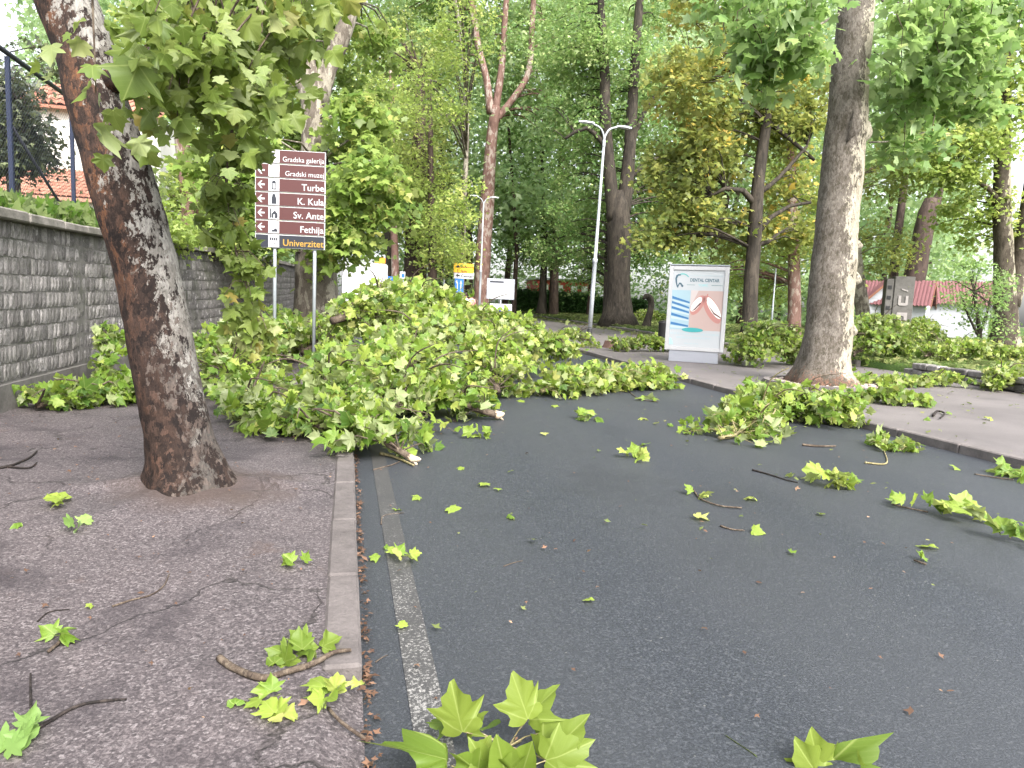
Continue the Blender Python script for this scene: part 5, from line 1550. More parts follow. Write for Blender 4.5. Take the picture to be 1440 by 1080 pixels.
# ------------------------------------------------------------------ ring bed round the tall plane
ring = thing('tree_bed', 'low round kerb filled with pale bark chippings at the foot of the tall plane', 'tree bed', (b2.x, b2.y, zg(b2.y)))
RR = 1.12
for k in range(16):
    a0, a1 = 2 * math.pi * k / 16 + .01, 2 * math.pi * (k + 1) / 16 - .01
    m = MB()
    seg = 3
    for i in range(seg):
        u0, u1 = a0 + (a1 - a0) * i / seg, a0 + (a1 - a0) * (i + 1) / seg
        c0, s0, c1, s1_ = math.cos(u0), math.sin(u0), math.cos(u1), math.sin(u1)
        ri, ro, z0, z1 = RR, RR + .13, .0, .21
        m.quad((ri * c0, ri * s0, z1), (ro * c0, ro * s0, z1 - .01), (ro * c1, ro * s1_, z1 - .01), (ri * c1, ri * s1_, z1))
        m.quad((ro * c0, ro * s0, z0), (ro * c1, ro * s1_, z0), (ro * c1, ro * s1_, z1 - .01), (ro * c0, ro * s0, z1 - .01))
        m.quad((ri * c1, ri * s1_, z0), (ri * c0, ri * s0, z0), (ri * c0, ri * s0, z1), (ri * c1, ri * s1_, z1))
        if i == 0: m.quad((ri * c0, ri * s0, z0), (ro * c0, ro * s0, z0), (ro * c0, ro * s0, z1 - .01), (ri * c0, ri * s0, z1))
        if i == seg - 1: m.quad((ro * c1, ro * s1_, z0), (ri * c1, ri * s1_, z0), (ri * c1, ri * s1_, z1), (ro * c1, ro * s1_, z1 - .01))
    m.build('kerb_stone', M['kerb_dark'], ring)
m = MB()
m.poly([((RR - .003) * math.cos(2 * math.pi * k / 32), (RR - .003) * math.sin(2 * math.pi * k / 32), .155) for k in range(32)])
m.build('soil', M['soil'], ring)
M['chips'] = mat_stone('bark_chips', (0.22, 0.15, 0.12), (0.52, 0.45, 0.40), 25, rough=.9)
m = MB()
rr = random.Random(11)
for i in range(900):
    a, r = rr.uniform(0, 6.283), RR * .97 * math.sqrt(rr.random())
    s = rr.uniform(.02, .05)
    c = Vector((r * math.cos(a), r * math.sin(a), .16 + rr.uniform(0, .02)))
    ax = Matrix.Rotation(rr.uniform(0, 6.28), 3, 'Z') @ Matrix.Rotation(rr.normalvariate(0, .4), 3, 'X')
    p = [ax @ Vector(v) * s + c for v in ((-1, -.6, 0), (.9, -.7, .1), (1.1, .5, 0), (-.8, .7, .15), (0, 0, .55))]
    for q in ((0, 1, 4), (1, 2, 4), (2, 3, 4), (3, 0, 4)):
        m.poly([p[k] for k in q])
o = m.build('chipping', M['chips'], ring); o['kind'] = 'stuff'

print('WALL', G(1284, 526, .105), G(1412, 548, .105), 'AD', G(975,509))
# low stone edging wall on the right of the pavement
a, b = G(1284, 526, .105), G(1412, 548, .105)
lw = thing('low_wall', 'low weathered stone edging wall holding the lawn at the right', 'wall', (a.x, a.y, zg(a.y)))
d = Vector((b.x - a.x, b.y - a.y, 0)); Lw = d.length + 1.6; d.normalize()
th = math.atan2(d.y, d.x)
for course in range(2):
    s = -.2 + .35 * course
    while s < Lw:
        Ls = rr.uniform(.34, .6)
        m = MB()
        m.box(.008, Ls - .008, -.16 + rr.uniform(-.03, .03), .16, .01, .165 + rr.uniform(-.012, .006), 0, .025)
        o = m.build('stone', M['wallstone'], lw)
        o.location = (d.x * s, d.y * s, .08 + course * .175)
        o.rotation_euler = (0, 0, th)
        s += Ls
lw2 = lw

# ------------------------------------------------------------------ painted things
M['steel'] = paint('galvanised_steel', (0.36, 0.39, 0.42), .42, .25, .35)
M['lamp_grey'] = paint('pale_lamp_paint', (0.36, 0.385, 0.41), .4, .15, .1)
M['black'] = paint('black_paint', (0.008, 0.008, 0.009), .7, .2)
M['brown_sign'] = paint('brown_sign_sheet', (0.058, 0.011, 0.010), .5, .15)
M['white'] = paint('white_paint', (0.44, 0.44, 0.45), .4, .10)
M['sign_black'] = paint('black_sign_sheet', (0.012, 0.014, 0.022), .35, .1)
M['gold'] = paint('gold_print', (0.36, 0.20, 0.02), .5, .1)
M['yellow_sign'] = paint('yellow_sign_sheet', (0.80, 0.42, 0.01), .4, .12)
M['orange_sign'] = paint('orange_sign_sheet', (0.70, 0.25, 0.015), .4, .12)
M['blue_sign'] = paint('blue_sign_sheet', (0.012, 0.13, 0.48), .4, .12)
M['navy'] = paint('navy_print', (0.03, 0.04, 0.22), .5, .1)
M['frame'] = paint('silver_frame', (0.32, 0.33, 0.37), .38, .12, .15)
M['poster'] = paint('poster_paper', (0.42, 0.44, 0.46), .35, .05)
M['fence_blue'] = paint('blue_fence_paint', (0.008, 0.017, 0.055), .5, .3)
M['fence_black'] = paint('dark_fence_paint', (0.018, 0.02, 0.03), .5, .2)
M['glass'] = paint('dark_glass', (0.02, 0.025, 0.03), .08, .1)
M['lens'] = paint('lamp_lens', (0.72, 0.74, 0.76), .25, .05)

def text(parent, s, size, loc, mat, name='lettering', align='LEFT', sx=1.0, extr=.0012, bold=0.0):
    cu = bpy.data.curves.new(name, 'FONT')
    cu.body = s; cu.size = size; cu.align_x = align; cu.extrude = extr; cu.offset = bold
    cu.resolution_u = 3
    ob = bpy.data.objects.new(name, cu)
    COL.objects.link(ob)
    dg = bpy.context.evaluated_depsgraph_get()
    me = bpy.data.meshes.new_from_object(ob.evaluated_get(dg))
    bpy.data.objects.remove(ob)
    me.name = name
    me.materials.clear(); me.materials.append(mat)
    o = bpy.data.objects.new(name, me); link(o, parent)
    o.rotation_euler = (math.pi / 2, 0, 0)
    o.location = loc
    o.scale = (sx, 1, 1)
    return o
def plate_poly(parent, name, pts, y, mat, th=.0015):
    """flat print on a face looking along -y: outline in (x, z)"""
    m = MB()
    m.poly([(x, y - th, z) for x, z in pts])
    n = len(pts)
    for i in range(n):
        (x0, z0), (x1, z1) = pts[i], pts[(i + 1) % n]
        m.quad((x0, y, z0), (x1, y, z1), (x1, y - th, z1), (x0, y - th, z0))
    return m.build(name, mat, parent)

# ------------------------------------------------------------------ brown direction sign
g = GZ(441, 531)
PB = G(388, 532, .09)
SY = g.y
sc = DEP(AT(408, 350, SY)) / FPX
ctr = AT(408, 350, SY)
sign = thing('direction_sign', 'seven-board brown tourist direction sign on two grey posts by the left kerb', 'sign', (ctr.x, SY, zg(SY) + .08), math.radians(-9))
Wd, Hb = 96 * sc, 19.2 * sc
z0 = ctr.z - sign.location.z
words = ['Univerzitet', 'Fethija', 'Sv. Ante', 'K. Kula', 'Turbe', 'Gradski muzej', 'Gradska galerija']
for px in (-.23, .345):
    m = MB()
    m.tube([(px * Wd, .055, -.1), (px * Wd, .055, z0 + 7 * Hb - .05)], [.032, .032], 12)
    m.build('post', M['steel'], sign, True)
for i, wd in enumerate(words):
    zb = z0 + i * Hb
    m = MB(); m.box(-Wd / 2, Wd / 2, -.012, .012, zb + .004, zb + Hb - .004, 0, .006)
    bd = m.build('board', M['white'], sign)
    m = MB(); e = .016
    m.box(-Wd / 2 + e, Wd / 2 - e, -.016, -.0105, zb + .004 + e * .6, zb + Hb - .004 - e * .6)
    m.build('sheet', M['sign_black'] if i == 0 else M['brown_sign'], bd)
    h = Hb - .05; zc = zb + Hb / 2
    # arrow
    if i > 0:
        ax = -Wd / 2 + .045; aw = .125
        t_ = .014
        plate_poly(bd, 'arrow', [(ax, zc), (ax + .06, zc + .065), (ax + .085, zc + .065), (ax + .042, zc + t_), (ax + aw, zc + t_), (ax + aw, zc - t_), (ax + .042, zc - t_), (ax + .085, zc - .065), (ax + .06, zc - .065)], -.0162, M['white'])
    ix0 = -Wd / 2 + .235; iw = .19
    m = MB(); m.box(ix0, ix0 + iw, -.0175, -.0158, zb + .018, zb + Hb - .018)
    m.build('symbol_panel', M['white'], bd)
    def ic(pts, mat=M['sign_black'], nm='symbol'):
        plate_poly(bd, nm, [(ix0 + x * iw, zb + .018 + z * (Hb - .036)) for x, z in pts], -.0178, mat)
    if i == 6: ic([(.2, .75), (.55, .75), (.55, .42), (.375, .25), (.2, .42)])
    elif i == 5:
        for k in range(4): ic([(.22, .25 + .14 * k), (.78, .25 + .14 * k), (.78, .31 + .14 * k), (.22, .31 + .14 * k)], M['steel'])
    elif i == 4:
        ic([(.3, .62), (.7, .62), (.62, .85), (.38, .85)]); ic([(.34, .2), (.42, .2), (.42, .6), (.34, .6)]); ic([(.58, .2), (.66, .2), (.66, .6), (.58, .6)]); ic([(.28, .12), (.72, .12), (.72, .2), (.28, .2)])
    elif i == 3: ic([(.3, .1), (.72, .1), (.72, .6), (.65, .75), (.65, .86), (.5, .95), (.36, .86), (.36, .75), (.3, .6)])
    elif i == 2:
        ic([(.14, .1), (.26, .1), (.26, .88), (.14, .88)]); ic([(.3, .1), (.45, .1), (.45, .4), (.6, .4), (.6, .1), (.85, .1), (.85, .45), (.58, .74), (.3, .45)])
    elif i == 1:
        ic([(.16, .12), (.24, .12), (.24, .9), (.16, .9)], M['steel']); ic([(.3, .12), (.86, .12), (.82, .3), (.66, .42), (.5, .3), (.3, .24)])
    else:
        for k in range(4): ic([(.14 + .19 * k, .55), (.28 + .19 * k, .55), (.28 + .19 * k, .8), (.14 + .19 * k, .8)])
        ic([(.3, .2), (.6, .24), (.8, .36), (.55, .3), (.3, .26)])
    s_ = {6: .122, 5: .122}.get(i, .165)
    text(bd, wd, s_, (Wd / 2 - .022, -.0172, zb + (.045 if i > 4 else .05)), M['gold'] if i == 0 else M['white'], 'lettering', 'RIGHT', .97 if i != 6 else .93, bold=.0012 if i < 5 else .0)

# ------------------------------------------------------------------ lit advertising panel
g = GZ(975, 509)
AY = g.y; k = DEP(g) / FPX
ad = thing('advert_panel', 'free-standing silver poster case with a dental clinic poster on the right pavement', 'advertising panel', (AT(975, 500, AY).x, AY, zg(AY) + .105), -math.atan2(AT(975, 500, AY).x, AY) + math.radians(-6))
PW, PH, PD = 80 * k, 134 * k, .22
BZ = 16 * k                                       # plinth height
m = MB(); m.box(-PW * .42, PW * .42, -PD * .42, PD * .42, 0, BZ, 0, .01); m.build('plinth', M['frame'], ad)
m = MB(); m.box(-PW / 2, PW / 2, -PD / 2 + .03, PD / 2, BZ - .02, PH, 0, .012); m.build('case', M['frame'], ad)
fr = .105
fy0, fy1 = -PD / 2 - .005, -PD / 2 + .032
m = MB()
m.box(-PW / 2, -PW / 2 + fr, fy0, fy1, BZ + .0, PH - .02, 0, .008)
m.box(PW / 2 - fr, PW / 2, fy0, fy1, BZ + .0, PH - .02, 0, .008)
m.box(-PW / 2 + fr + .001, PW / 2 - fr - .001, fy0, fy1, PH - .02 - fr * 1.05, PH - .021, 0, .008)
m.box(-PW / 2 + fr + .001, PW / 2 - fr - .001, fy0, fy1, BZ + .001, BZ + fr * 1.1, 0, .008)
m.build('door_frame', M['white'], ad)
m = MB(); m.box(-PW / 2 - .01, PW / 2 + .01, -PD / 2 - .012, PD / 2 + .01, PH + .001, PH + .03, 0, .008); m.build('cap', M['steel'], ad)
px0, px1 = -PW / 2 + fr + .004, PW / 2 - fr - .004
pz0, pz1 = BZ + fr * 1.1 + .004, PH - .02 - fr * 1.05 - .004
yp = -PD / 2 + .024
m = MB(); m.box(px0, px1, yp, yp + .004, pz0, pz1); po = m.build('poster', M['poster'], ad)
pw, ph = px1 - px0, pz1 - pz0
def pp(u, v):
    return (px0 + u * pw, pz0 + v * ph)
def pr(nm, pts, col, lay=1, rough=.45):
    key = 'print_%s' % nm
    if key not in M: M[key] = paint(key, col, rough, .05)
    plate_poly(po, nm, [pp(u, v) for u, v in pts], yp - .0012 * lay, M[key], .0011)
def ell(cu, cv, ru, rv, n=20, a0=0, a1=360, rot=0):
    out = []
    for i in range(n):
        t = math.radians(a0 + (a1 - a0) * i / n); x, z = ru * math.cos(t), rv * math.sin(t)
        out.append((cu + x * math.cos(rot) - z * math.sin(rot), cv + x * math.sin(rot) + z * math.cos(rot)))
    return out
pr('blue_photo', [(0, .22), (.37, .22), (.37, .74), (0, .74)], (0.30, 0.42, 0.48))
pr('skin_photo', [(.37, .22), (1, .22), (1, .74), (.37, .74)], (0.42, 0.31, 0.285))
pr('pale_cheek', [(.37, .5), (.52, .74), (.37, .74)], (0.48, 0.42, 0.41), 2)
for j, (v, dv) in enumerate(((.66, -.07), (.60, -.08), (.53, -.07), (.44, -.06), (.32, -.04))):
    pr('instrument', [(0.01, v), (.36, v + dv), (.36, v + dv - .022), (0.01, v - .035)], (0.03, 0.14, 0.32), 2)
    pr('instrument_shine', [(0.01, v - .045), (.36, v + dv - .03), (.36, v + dv - .045), (0.01, v - .075)], (0.42, 0.50, 0.54), 2)
pr('upper_lip', ell(.52, .55, .17, .085, rot=.75), (0.42, 0.19, 0.17), 2)
pr('teeth', ell(.49, .56, .13, .055, rot=.75), (0.80, 0.79, 0.75), 3)
pr('lower_lip', ell(.80, .50, .24, .105, rot=-.75), (0.42, 0.19, 0.17), 2)
pr('teeth', ell(.83, .52, .20, .062, rot=-.72), (0.80, 0.79, 0.75), 3)
pr('mouth_line', [(.70, .58), (.84, .44), (.99, .385), (.99, .40), (.85, .46)], (0.10, 0.03, 0.03), 4)
pr('mouth_line', [(.40, .46), (.48, .49), (.58, .57), (.57, .59), (.47, .51)], (0.10, 0.03, 0.03), 4)
pr('fold_line', [(.66, .56), (.69, .70), (.71, .70), (.685, .56)], (0.42, 0.16, 0.14), 3)
pr('teal_button', ell(.45, .222, .21, .030, 24), (0.04, 0.30, 0.31), 5)
# tooth emblem: dark outlined tooth under a teal arc
arc = ell(.17, .86, .135, .085, 14, 60, 200) + ell(.17, .86, .105, .068, 14, 200, 60)
pr('emblem_arc', ell(.19, .86, .15, .10, 14, 30, 180) + ell(.19, .86, .128, .083, 14, 180, 30), (0.12, 0.36, 0.36), 2)
pr('tooth_emblem', [(.06, .93), (.045, .89), (.055, .84), (.085, .78), (.11, .765), (.12, .79), (.135, .815), (.16, .81), (.18, .78), (.21, .78), (.215, .80), (.19, .815), (.165, .835), (.13, .838), (.10, .80), (.085, .84), (.08, .89), (.10, .925), (.15, .93), (.15, .945), (.10, .948)], (0.05, 0.10, 0.14), 3)
M['print_ink'] = paint('dark_ink', (0.07, 0.13, 0.16), .5, .05)
M['print_ink2'] = paint('pale_teal_ink', (0.25, 0.50, 0.52), .5, .05)
u, v = pp(.62, .855)
text(po, 'DENTAL CENTAR', .125, (u, yp - .002, v), M['print_ink'], align='CENTER', sx=.80, extr=.0008, bold=.004)
u, v = pp(.60, .795)
text(po, 'TOPIĆ', .085, (u, yp - .002, v), M['print_ink2'], align='CENTER', sx=1.1, extr=.0008, bold=.002)
pr('rule', [(.28, .808), (.44, .808), (.44, .814), (.28, .814)], (0.1, 0.2, 0.2), 2)
pr('rule', [(.76, .808), (.97, .808), (.97, .814), (.76, .814)], (0.1, 0.2, 0.2), 2)
# lines too small to read: broken grey print
rr = random.Random(4)
for v0, u0, u1, hh in ((.930, .34, .98, .010), (.155, .01, .97, .026), (.105, .14, .82, .026), (.035, .30, .58, .014)):
    u = u0
    while u < u1:
        w_ = min(rr.uniform(.025, .10), u1 - u)
        pr('small_print', [(u, v0), (u + w_, v0), (u + w_, v0 + hh), (u, v0 + hh)], (0.38, 0.45, 0.48), 2)
        u += w_ + .014
pr('corner_badge', [(0.01, .02), (.09, .02), (.05, .10), (0.01, .11)], (0.35, 0.55, 0.60), 2)

# ------------------------------------------------------------------ street lamps
def lamp(label, base, H, span, both=True, lean=0.0, r=.055):
    t = thing('street_lamp', label, 'street lamp', base, group='street lamps along the avenue')
    t.rotation_euler = (0, lean, 0)
    m = MB(); m.lathe([(r * 2.2, -.05), (r * 2.2, .02), (r * 1.75, .03), (r * 1.65, .52), (r * 1.55, .53)], 16); m.build('base', M['black'], t, True)
    m = MB(); m.lathe([(r * 1.5, .53), (r * 1.45, 2.0), (r * 1.40, 3.0), (r * 1.75, 3.02), (r * 1.75, 3.14), (r * 1.15, 3.18), (r * .95, 5), (r * .80, H - .5)], 16)
    m.build('pole', M['lamp_grey'], t, True)
    m = MB(); m.lathe([(r * 1.0, H - .75), (r * 1.05, H - .74), (r * 1.05, H - .52), (r * .9, H - .5)], 14); m.build('collar', M['lamp_grey'], t, True)
    for s in ((-1, 1) if both else (-1,)):
        m = MB()
        P, R = smooth_path([(0, 0, H - .55), (s * .03, 0, H - .35), (s * .16, 0, H - .12), (s * .36, 0, H - .02), (s * span * .6, 0, H + .03)], [r * .62] * 4 + [r * .55], .06)
        m.tube(P, R, 8)
        a = m.build('arm', M['lamp_grey'], t, True)
        m = MB()
        x0, x1 = span * .42, span
        for (w, zt, zb_, xa, xb) in ((.11, .07, .0, x0, x1),):
            pts = [(x0, .04), (x0 + .12, .105), (x0 + .42, .13), (x1 - .12, .075), (x1, .035)]
            top = [(s * x, sy * ww, H + .02 + .12 * x * 0 + hh * zz) for x, ww in pts for sy in (-1, 1) for hh, zz in ((1, .06),)]
            n = len(pts)
            tv = [[(s * x, -ww, H + .015), (s * x, -ww * .75, H + .075), (s * x, ww * .75, H + .075), (s * x, ww, H + .015)] for x, ww in pts]
            for i in range(n - 1):
                for j in range(4):
                    j2 = (j + 1) % 4
                    q = (tv[i][j], tv[i + 1][j], tv[i + 1][j2], tv[i][j2])
                    m.quad(*(q if s > 0 else q[::-1]))
            m.poly(tv[0] if s < 0 else tv[0][::-1]); m.poly(tv[-1][::-1] if s < 0 else tv[-1])
        hd_ = m.build('lamp_head', M['lamp_grey'], t)
        m = MB(); xa, xb = sorted((s * (x0 + .16), s * (x0 + .5))); m.box(xa, xb, -.085, .085, H + .004, H + .014); m.build('lens', M['lens'], hd_)
    return t
g = GZ(828, 482)
top = AT(842, 176, g.y)
lamp('tall double-armed street lamp with a black foot on the right pavement', g, top.z - g.z, 1.03, True, .022)
Y_ = 44.0; q = AT(674, 430, Y_); tp = AT(676, 277, Y_)
lamp('middle double-armed street lamp standing before the pinkish plane', (q.x, Y_, zg(Y_) + .1), tp.z - zg(Y_) - .1, .95, True, 0.005, .05)
Y_ = 52.0; q = AT(623, 430, Y_); tp = AT(624, 309, Y_)
lamp('far single-armed street lamp before the slender dark trunk', (q.x, Y_, zg(Y_) + .1), tp.z - zg(Y_) - .1, .8, False, 0.003, .05)
Y_ = 30.0; q = AT(1086, 440, Y_)
sp = thing('steel_post', 'thin bare grey post standing among the trees right of the yellowing tree', 'post', (q.x, Y_, zlawn(q.x, Y_)))
m = MB(); m.lathe([(.05, -.1), (.05, 1.6), (.038, 1.65), (.034, 3.3), (.0, 3.32)], 10); m.build('pole', M['steel'], sp, True)
m = MB(); m.lathe([(.09, 0), (.09, .03), (.055, .05)], 10); m.build('foot_plate', M['steel'], sp, True)

# ------------------------------------------------------------------ far road signs
def sign_post(label, px, Y, plates, post_px, cat='road sign'):
    q = AT(post_px, 430, Y)
    t = thing('road_sign', label, cat, (q.x, Y, zg(Y) + .05))
    k = Y / FPX
    zt = max(AT(px, p[2], Y).z for p in plates) - t.location.z
    m = MB(); m.tube([(0, .04, -.1), (0, .04, zt - .02)], [.035, .035], 10); m.build('post', M['steel'], t, True)
    for x0, x1, y0, y1, mat, extra in plates:
        p0, p1 = AT(x0, y1, Y) - t.location, AT(x1, y0, Y) - t.location
        p0, p1 = AT(x0, y1, Y), AT(x1, y0, Y)
        p0 = p0 - t.location; p1 = p1 - t.location
        m = MB(); m.box(p0.x, p1.x, -.015, .012, p0.z, p1.z, 0, .008)
        pl = m.build('plate', M[mat], t)
        w, h = p1.x - p0.x, p1.z - p0.z
        for e in extra:
            if e[0] == 'text':
                text(pl, e[1], e[2] * h, (p0.x + e[3] * w, -.0165, p0.z + e[4] * h), M[e[5]], 'lettering', 'LEFT', e[6] if len(e) > 6 else 1.0, bold=.004)
            else:
                plate_poly(pl, e[0], [(p0.x + u * w, p0.z + v * h) for u, v in e[1]], -.0162, M[e[2]])
    return t
arrow_up = lambda cx: [(cx - .05, .1), (cx + .05, .1), (cx + .05, .62), (cx + .14, .62), (cx, .9), (cx - .14, .62), (cx - .05, .62)]
bent = [(.26, .1), (.36, .1), (.36, .70), (.27, .80), (.27, .9), (.08, .78), (.24, .62), (.26, .66)]
sign_post('yellow, white and blue lane sign on a grey post behind the leaf pile', 652, 38.0,
          [(638, 666, 371.5, 383.5, 'yellow_sign', [('text', 'Sarajevo', .36, .36, .56, 'black', 1.05), ('text', 'Split', .36, .36, .10, 'black', 1.05), ('symbol', [(.10, .62), (.2, .5), (.3, .62), (.26, .8), (.14, .8)], 'black'), ('symbol', [(.18, .1), (.22, .1), (.22, .4), (.18, .4)], 'black')]),
           (638, 666, 384, 391.5, 'white', [('arrow', [(.10, .5), (.2, .8), (.2, .6), (.3, .6), (.3, .4), (.2, .4), (.2, .2)], 'black'), ('text', 'Centar', .62, .36, .26, 'black', 1.1)]),
           (639, 652, 392, 411, 'blue_sign', [('arrow', bent, 'white'), ('arrow', arrow_up(.70), 'white')])], 645)
sign_post('white notice board on a post sticking up behind the leaf pile', 703, 34.0,
          [(684, 724, 393, 420, 'frame', [('panel', [(.05, .05), (.95, .05), (.95, .72), (.05, .72)], 'poster'), ('band', [(.1, .80), (.6, .80), (.6, .88), (.1, .88)], 'sign_black')])], 704, 'notice board')
sign_post('low white and blue plate half buried in the right of the leaf pile', 703, 27.0,
          [(688, 720, 428, 447, 'white', [('blue_band', [(.12, .10), (.90, .10), (.90, .62), (.12, .62)], 'navy'), ('print', [(.2, .4), (.8, .4), (.8, .48), (.2, .48)], 'white'), ('print', [(.2, .22), (.8, .22), (.8, .30), (.2, .30)], 'white')])], 706, 'sign plate')
sign_post('orange and blue sign plates mostly hidden behind the thick plane', 470, 25.0, [(460, 474, 365, 379, 'orange_sign', []), (460, 474, 395, 408, 'blue_sign', [])], 462)
tt = sign_post('small orange street sign above the far white van', 534, 40.0, [(527, 542, 363, 370, 'orange_sign', [])], 536)
sign_post('small white and blue sign plate by the pinkish far trunk', 566, 42.0, [(562, 570, 382, 392, 'white', [('blue_dot', [(.35, .2), (.85, .2), (.85, .7), (.35, .7)], 'blue_sign')])], 566)
sign_post('small blue sign plate on a dark pole right of the far white van', 549, 42.0, [(545, 553, 389, 394, 'blue_sign', [('mark', [(.35, .3), (.65, .3), (.65, .7), (.35, .7)], 'white')])], 549)

# ------------------------------------------------------------------ far white van
Y_ = 33.0
q = AT(513, 400, Y_)
van = thing('white_van', 'white box van standing on the far road left of the bend', 'van', (q.x, Y_, zg(Y_)))
M['van_white'] = paint('van_paint', (0.42, 0.42, 0.43), .3, .05)
m = MB(); m.box(-1.05, 1.05, .4, 4.6, .55, 2.95, 0, .08); m.build('body', M['van_white'], van)
m = MB()
prof = [(-.95, .5), (-1.35, .9), (-1.2, 1.25), (-.55, 2.05), (-.3, 2.3), (.398, 2.35), (.398, .5)]
for i in range(len(prof)):
    (y0, z0_), (y1, z1_) = prof[i], prof[(i + 1) % len(prof)]
    m.quad((-1.0, y0, z0_), (1.0, y0, z0_), (1.0, y1, z1_), (-1.0, y1, z1_))
m.poly([(-1.0, y, z) for y, z in prof]); m.poly([(1.0, y, z) for y, z in prof[::-1]])
m.build('cab', M['van_white'], van)
m = MB(); m.quad((-.88, -1.16, 1.32), (.88, -1.16, 1.32), (.82, -.60, 2.02), (-.82, -.60, 2.02)); m.build('windscreen', M['lens'], van)
for x in (-.72, .72):
    m = MB(); m.box(x - .17, x + .17, -1.40, -1.30, .78, .98, 0, .03); m.build('headlight', M['lens'], van)
for x in (-1.0, .86):
    for y in (-.5, 3.6):
        m = MB()
        m.tube([(x, y, .34), (x + .14, y, .34)], [.34, .34], 18); wh = m.build('wheel', M['black'], van)
m = MB(); m.box(-.95, .95, -1.42, -1.25, .42, .62, 0, .04); m.build('bumper', M['steel'], van)

# ------------------------------------------------------------------ fence and house behind the wall
fx = -4.5
fe = thing('wire_fence', 'blue-posted wire mesh fence on top of the stone wall', 'fence', (fx, 10, 2.4))
def flab(y): return wtop(y) + .05 - 2.4
posts = [6.2, 8.1, 10.0, 11.15, 13.4, 15.7, 18.0]
for y in posts:
    m = MB(); m.box(-.028, .028, -.028, .028, flab(y) - .2, 2.22, 0, .006)
    o = m.build('post', M['fence_blue'], fe); o.location = (0, y - 10, 0)
m = MB(); m.tube([(0.0, -3.9, 2.27), (0.0, 8.1, 2.27)], [.035, .035], 8); m.build('top_rail', M['fence_black'], fe, True)
m = MB(); m.tube([(0.0, 1.17, 1.35), (0.02, 3.3, .2)], [.022, .022], 8); m.build('brace', M['fence_black'], fe, True)
m = MB()
for i in range(170):
    y = -3.8 + i * .07
    for s in (-1, 1):
        m.tube([(.045, y, .15), (.045, y + s * 2.05, 2.2)], [.0017, .0017], 3, False)
o = m.build('wire_mesh', M['fence_black'], fe); o['kind'] = 'stuff'
M['plaster'] = mat_stone('white_plaster', (0.66, 0.64, 0.60), (0.80, 0.78, 0.75), 1.2, rough=.85, bump=.1)
def mat_tiles():
    t = NT('clay_tiles')
    v = t.coord('Object')
    oi = t.n('ObjectInfo')
    c = t.ramp(oi.outputs['Random'], [(0, (0.30, 0.12, 0.075)), (.5, (0.38, 0.17, 0.11)), (1, (0.42, 0.23, 0.16))])
    c = t.mix(t.math('MULTIPLY', t.noise(v, 3, 4), .3), c, (0.2, 0.09, 0.06))
    t.bsdf(c, .8, t.bump(t.noise(v, 20, 3), .3, .01))
    return t.m
M['tiles'] = mat_tiles()
hq0, hq1 = AT(-60, 270, 26), AT(138, 270, 26)
house = thing('house', 'white house with orange tiled roofs seen through the fence behind the wall', 'house', ((hq0.x + hq1.x) / 2, 27, 2.3))
hw = (hq1.x - hq0.x) / 2
ze, zr, zt_ = AT(60, 270, 26).z - 2.3, AT(60, 230, 27).z - 2.3, AT(60, 146, 30).z - 2.3
m = MB(); m.box(-hw, hw, 0, 8, -.5, ze); m.build('annex_wall', M['plaster'], house)
m = MB(); m.box(-hw + .2, hw + .9, 3.2, 10, -.5, zt_); m.build('wall', M['plaster'], house)
nrow, ncol = 6, 26
tm_ = MB()
def tile_mesh():
    m = MB()
    n = 6
    for i in range(n):
        a0, a1 = math.pi * i / n, math.pi * (i + 1) / n
        r0, r1 = .5, .5
        m.quad((-.5 * math.cos(a0), 0, .38 * math.sin(a0)), (-.5 * math.cos(a1), 0, .38 * math.sin(a1)), (-.46 * math.cos(a1), 1.05, .34 * math.sin(a1)), (-.46 * math.cos(a0), 1.05, .34 * math.sin(a0)))
    return m.mesh('tile', M['tiles'])
TM = tile_mesh()
def tiled_slope(par, x0, x1, y0, z0_, y1, z1_, nr, nc):
    L_ = math.hypot(y1 - y0, z1_ - z0_); an = math.atan2(z1_ - z0_, y1 - y0)
    m = MB(); m.quad((x0, y0, z0_), (x1, y0, z0_), (x1, y1, z1_), (x0, y1, z1_))
    m.quad((x0, y0, z0_ - .1), (x1, y0, z0_ - .1), (x1, y0, z0_), (x0, y0, z0_))
    rf = m.build('roof', M['tiles'], par)
    for r_ in range(nr):
        for c_ in range(nc):
            o = bpy.data.objects.new('tile', TM); link(o, rf)
            f = r_ / nr
            w_ = (x1 - x0) / nc
            o.location = (x0 + (c_ + .5) * w_, y0 + (y1 - y0) * f, z0_ + (z1_ - z0_) * f + .012 + .004 * math.cos(r_))
            o.scale = (w_, L_ / nr, w_)
            o.rotation_euler = (an - .03, 0, 0)
tiled_slope(house, -hw - .2, hw + .2, -.35, ze - .05, 3.198, zr + .3, 9, 26)
tiled_slope(house, -hw, hw + 1.1, 2.8, zt_ - .05, 6.6, zt_ + 1.6, 5, 20)
for x in (-1.6, 1.9):
    m = MB(); m.box(x - .5, x + .5, -.03, .02, .3, 1.5); w_ = m.build('window', M['white'], house)
    m = MB(); m.box(x - .42, x + .42, -.04, -.028, .38, 1.42); m.build('pane', M['glass'], w_)
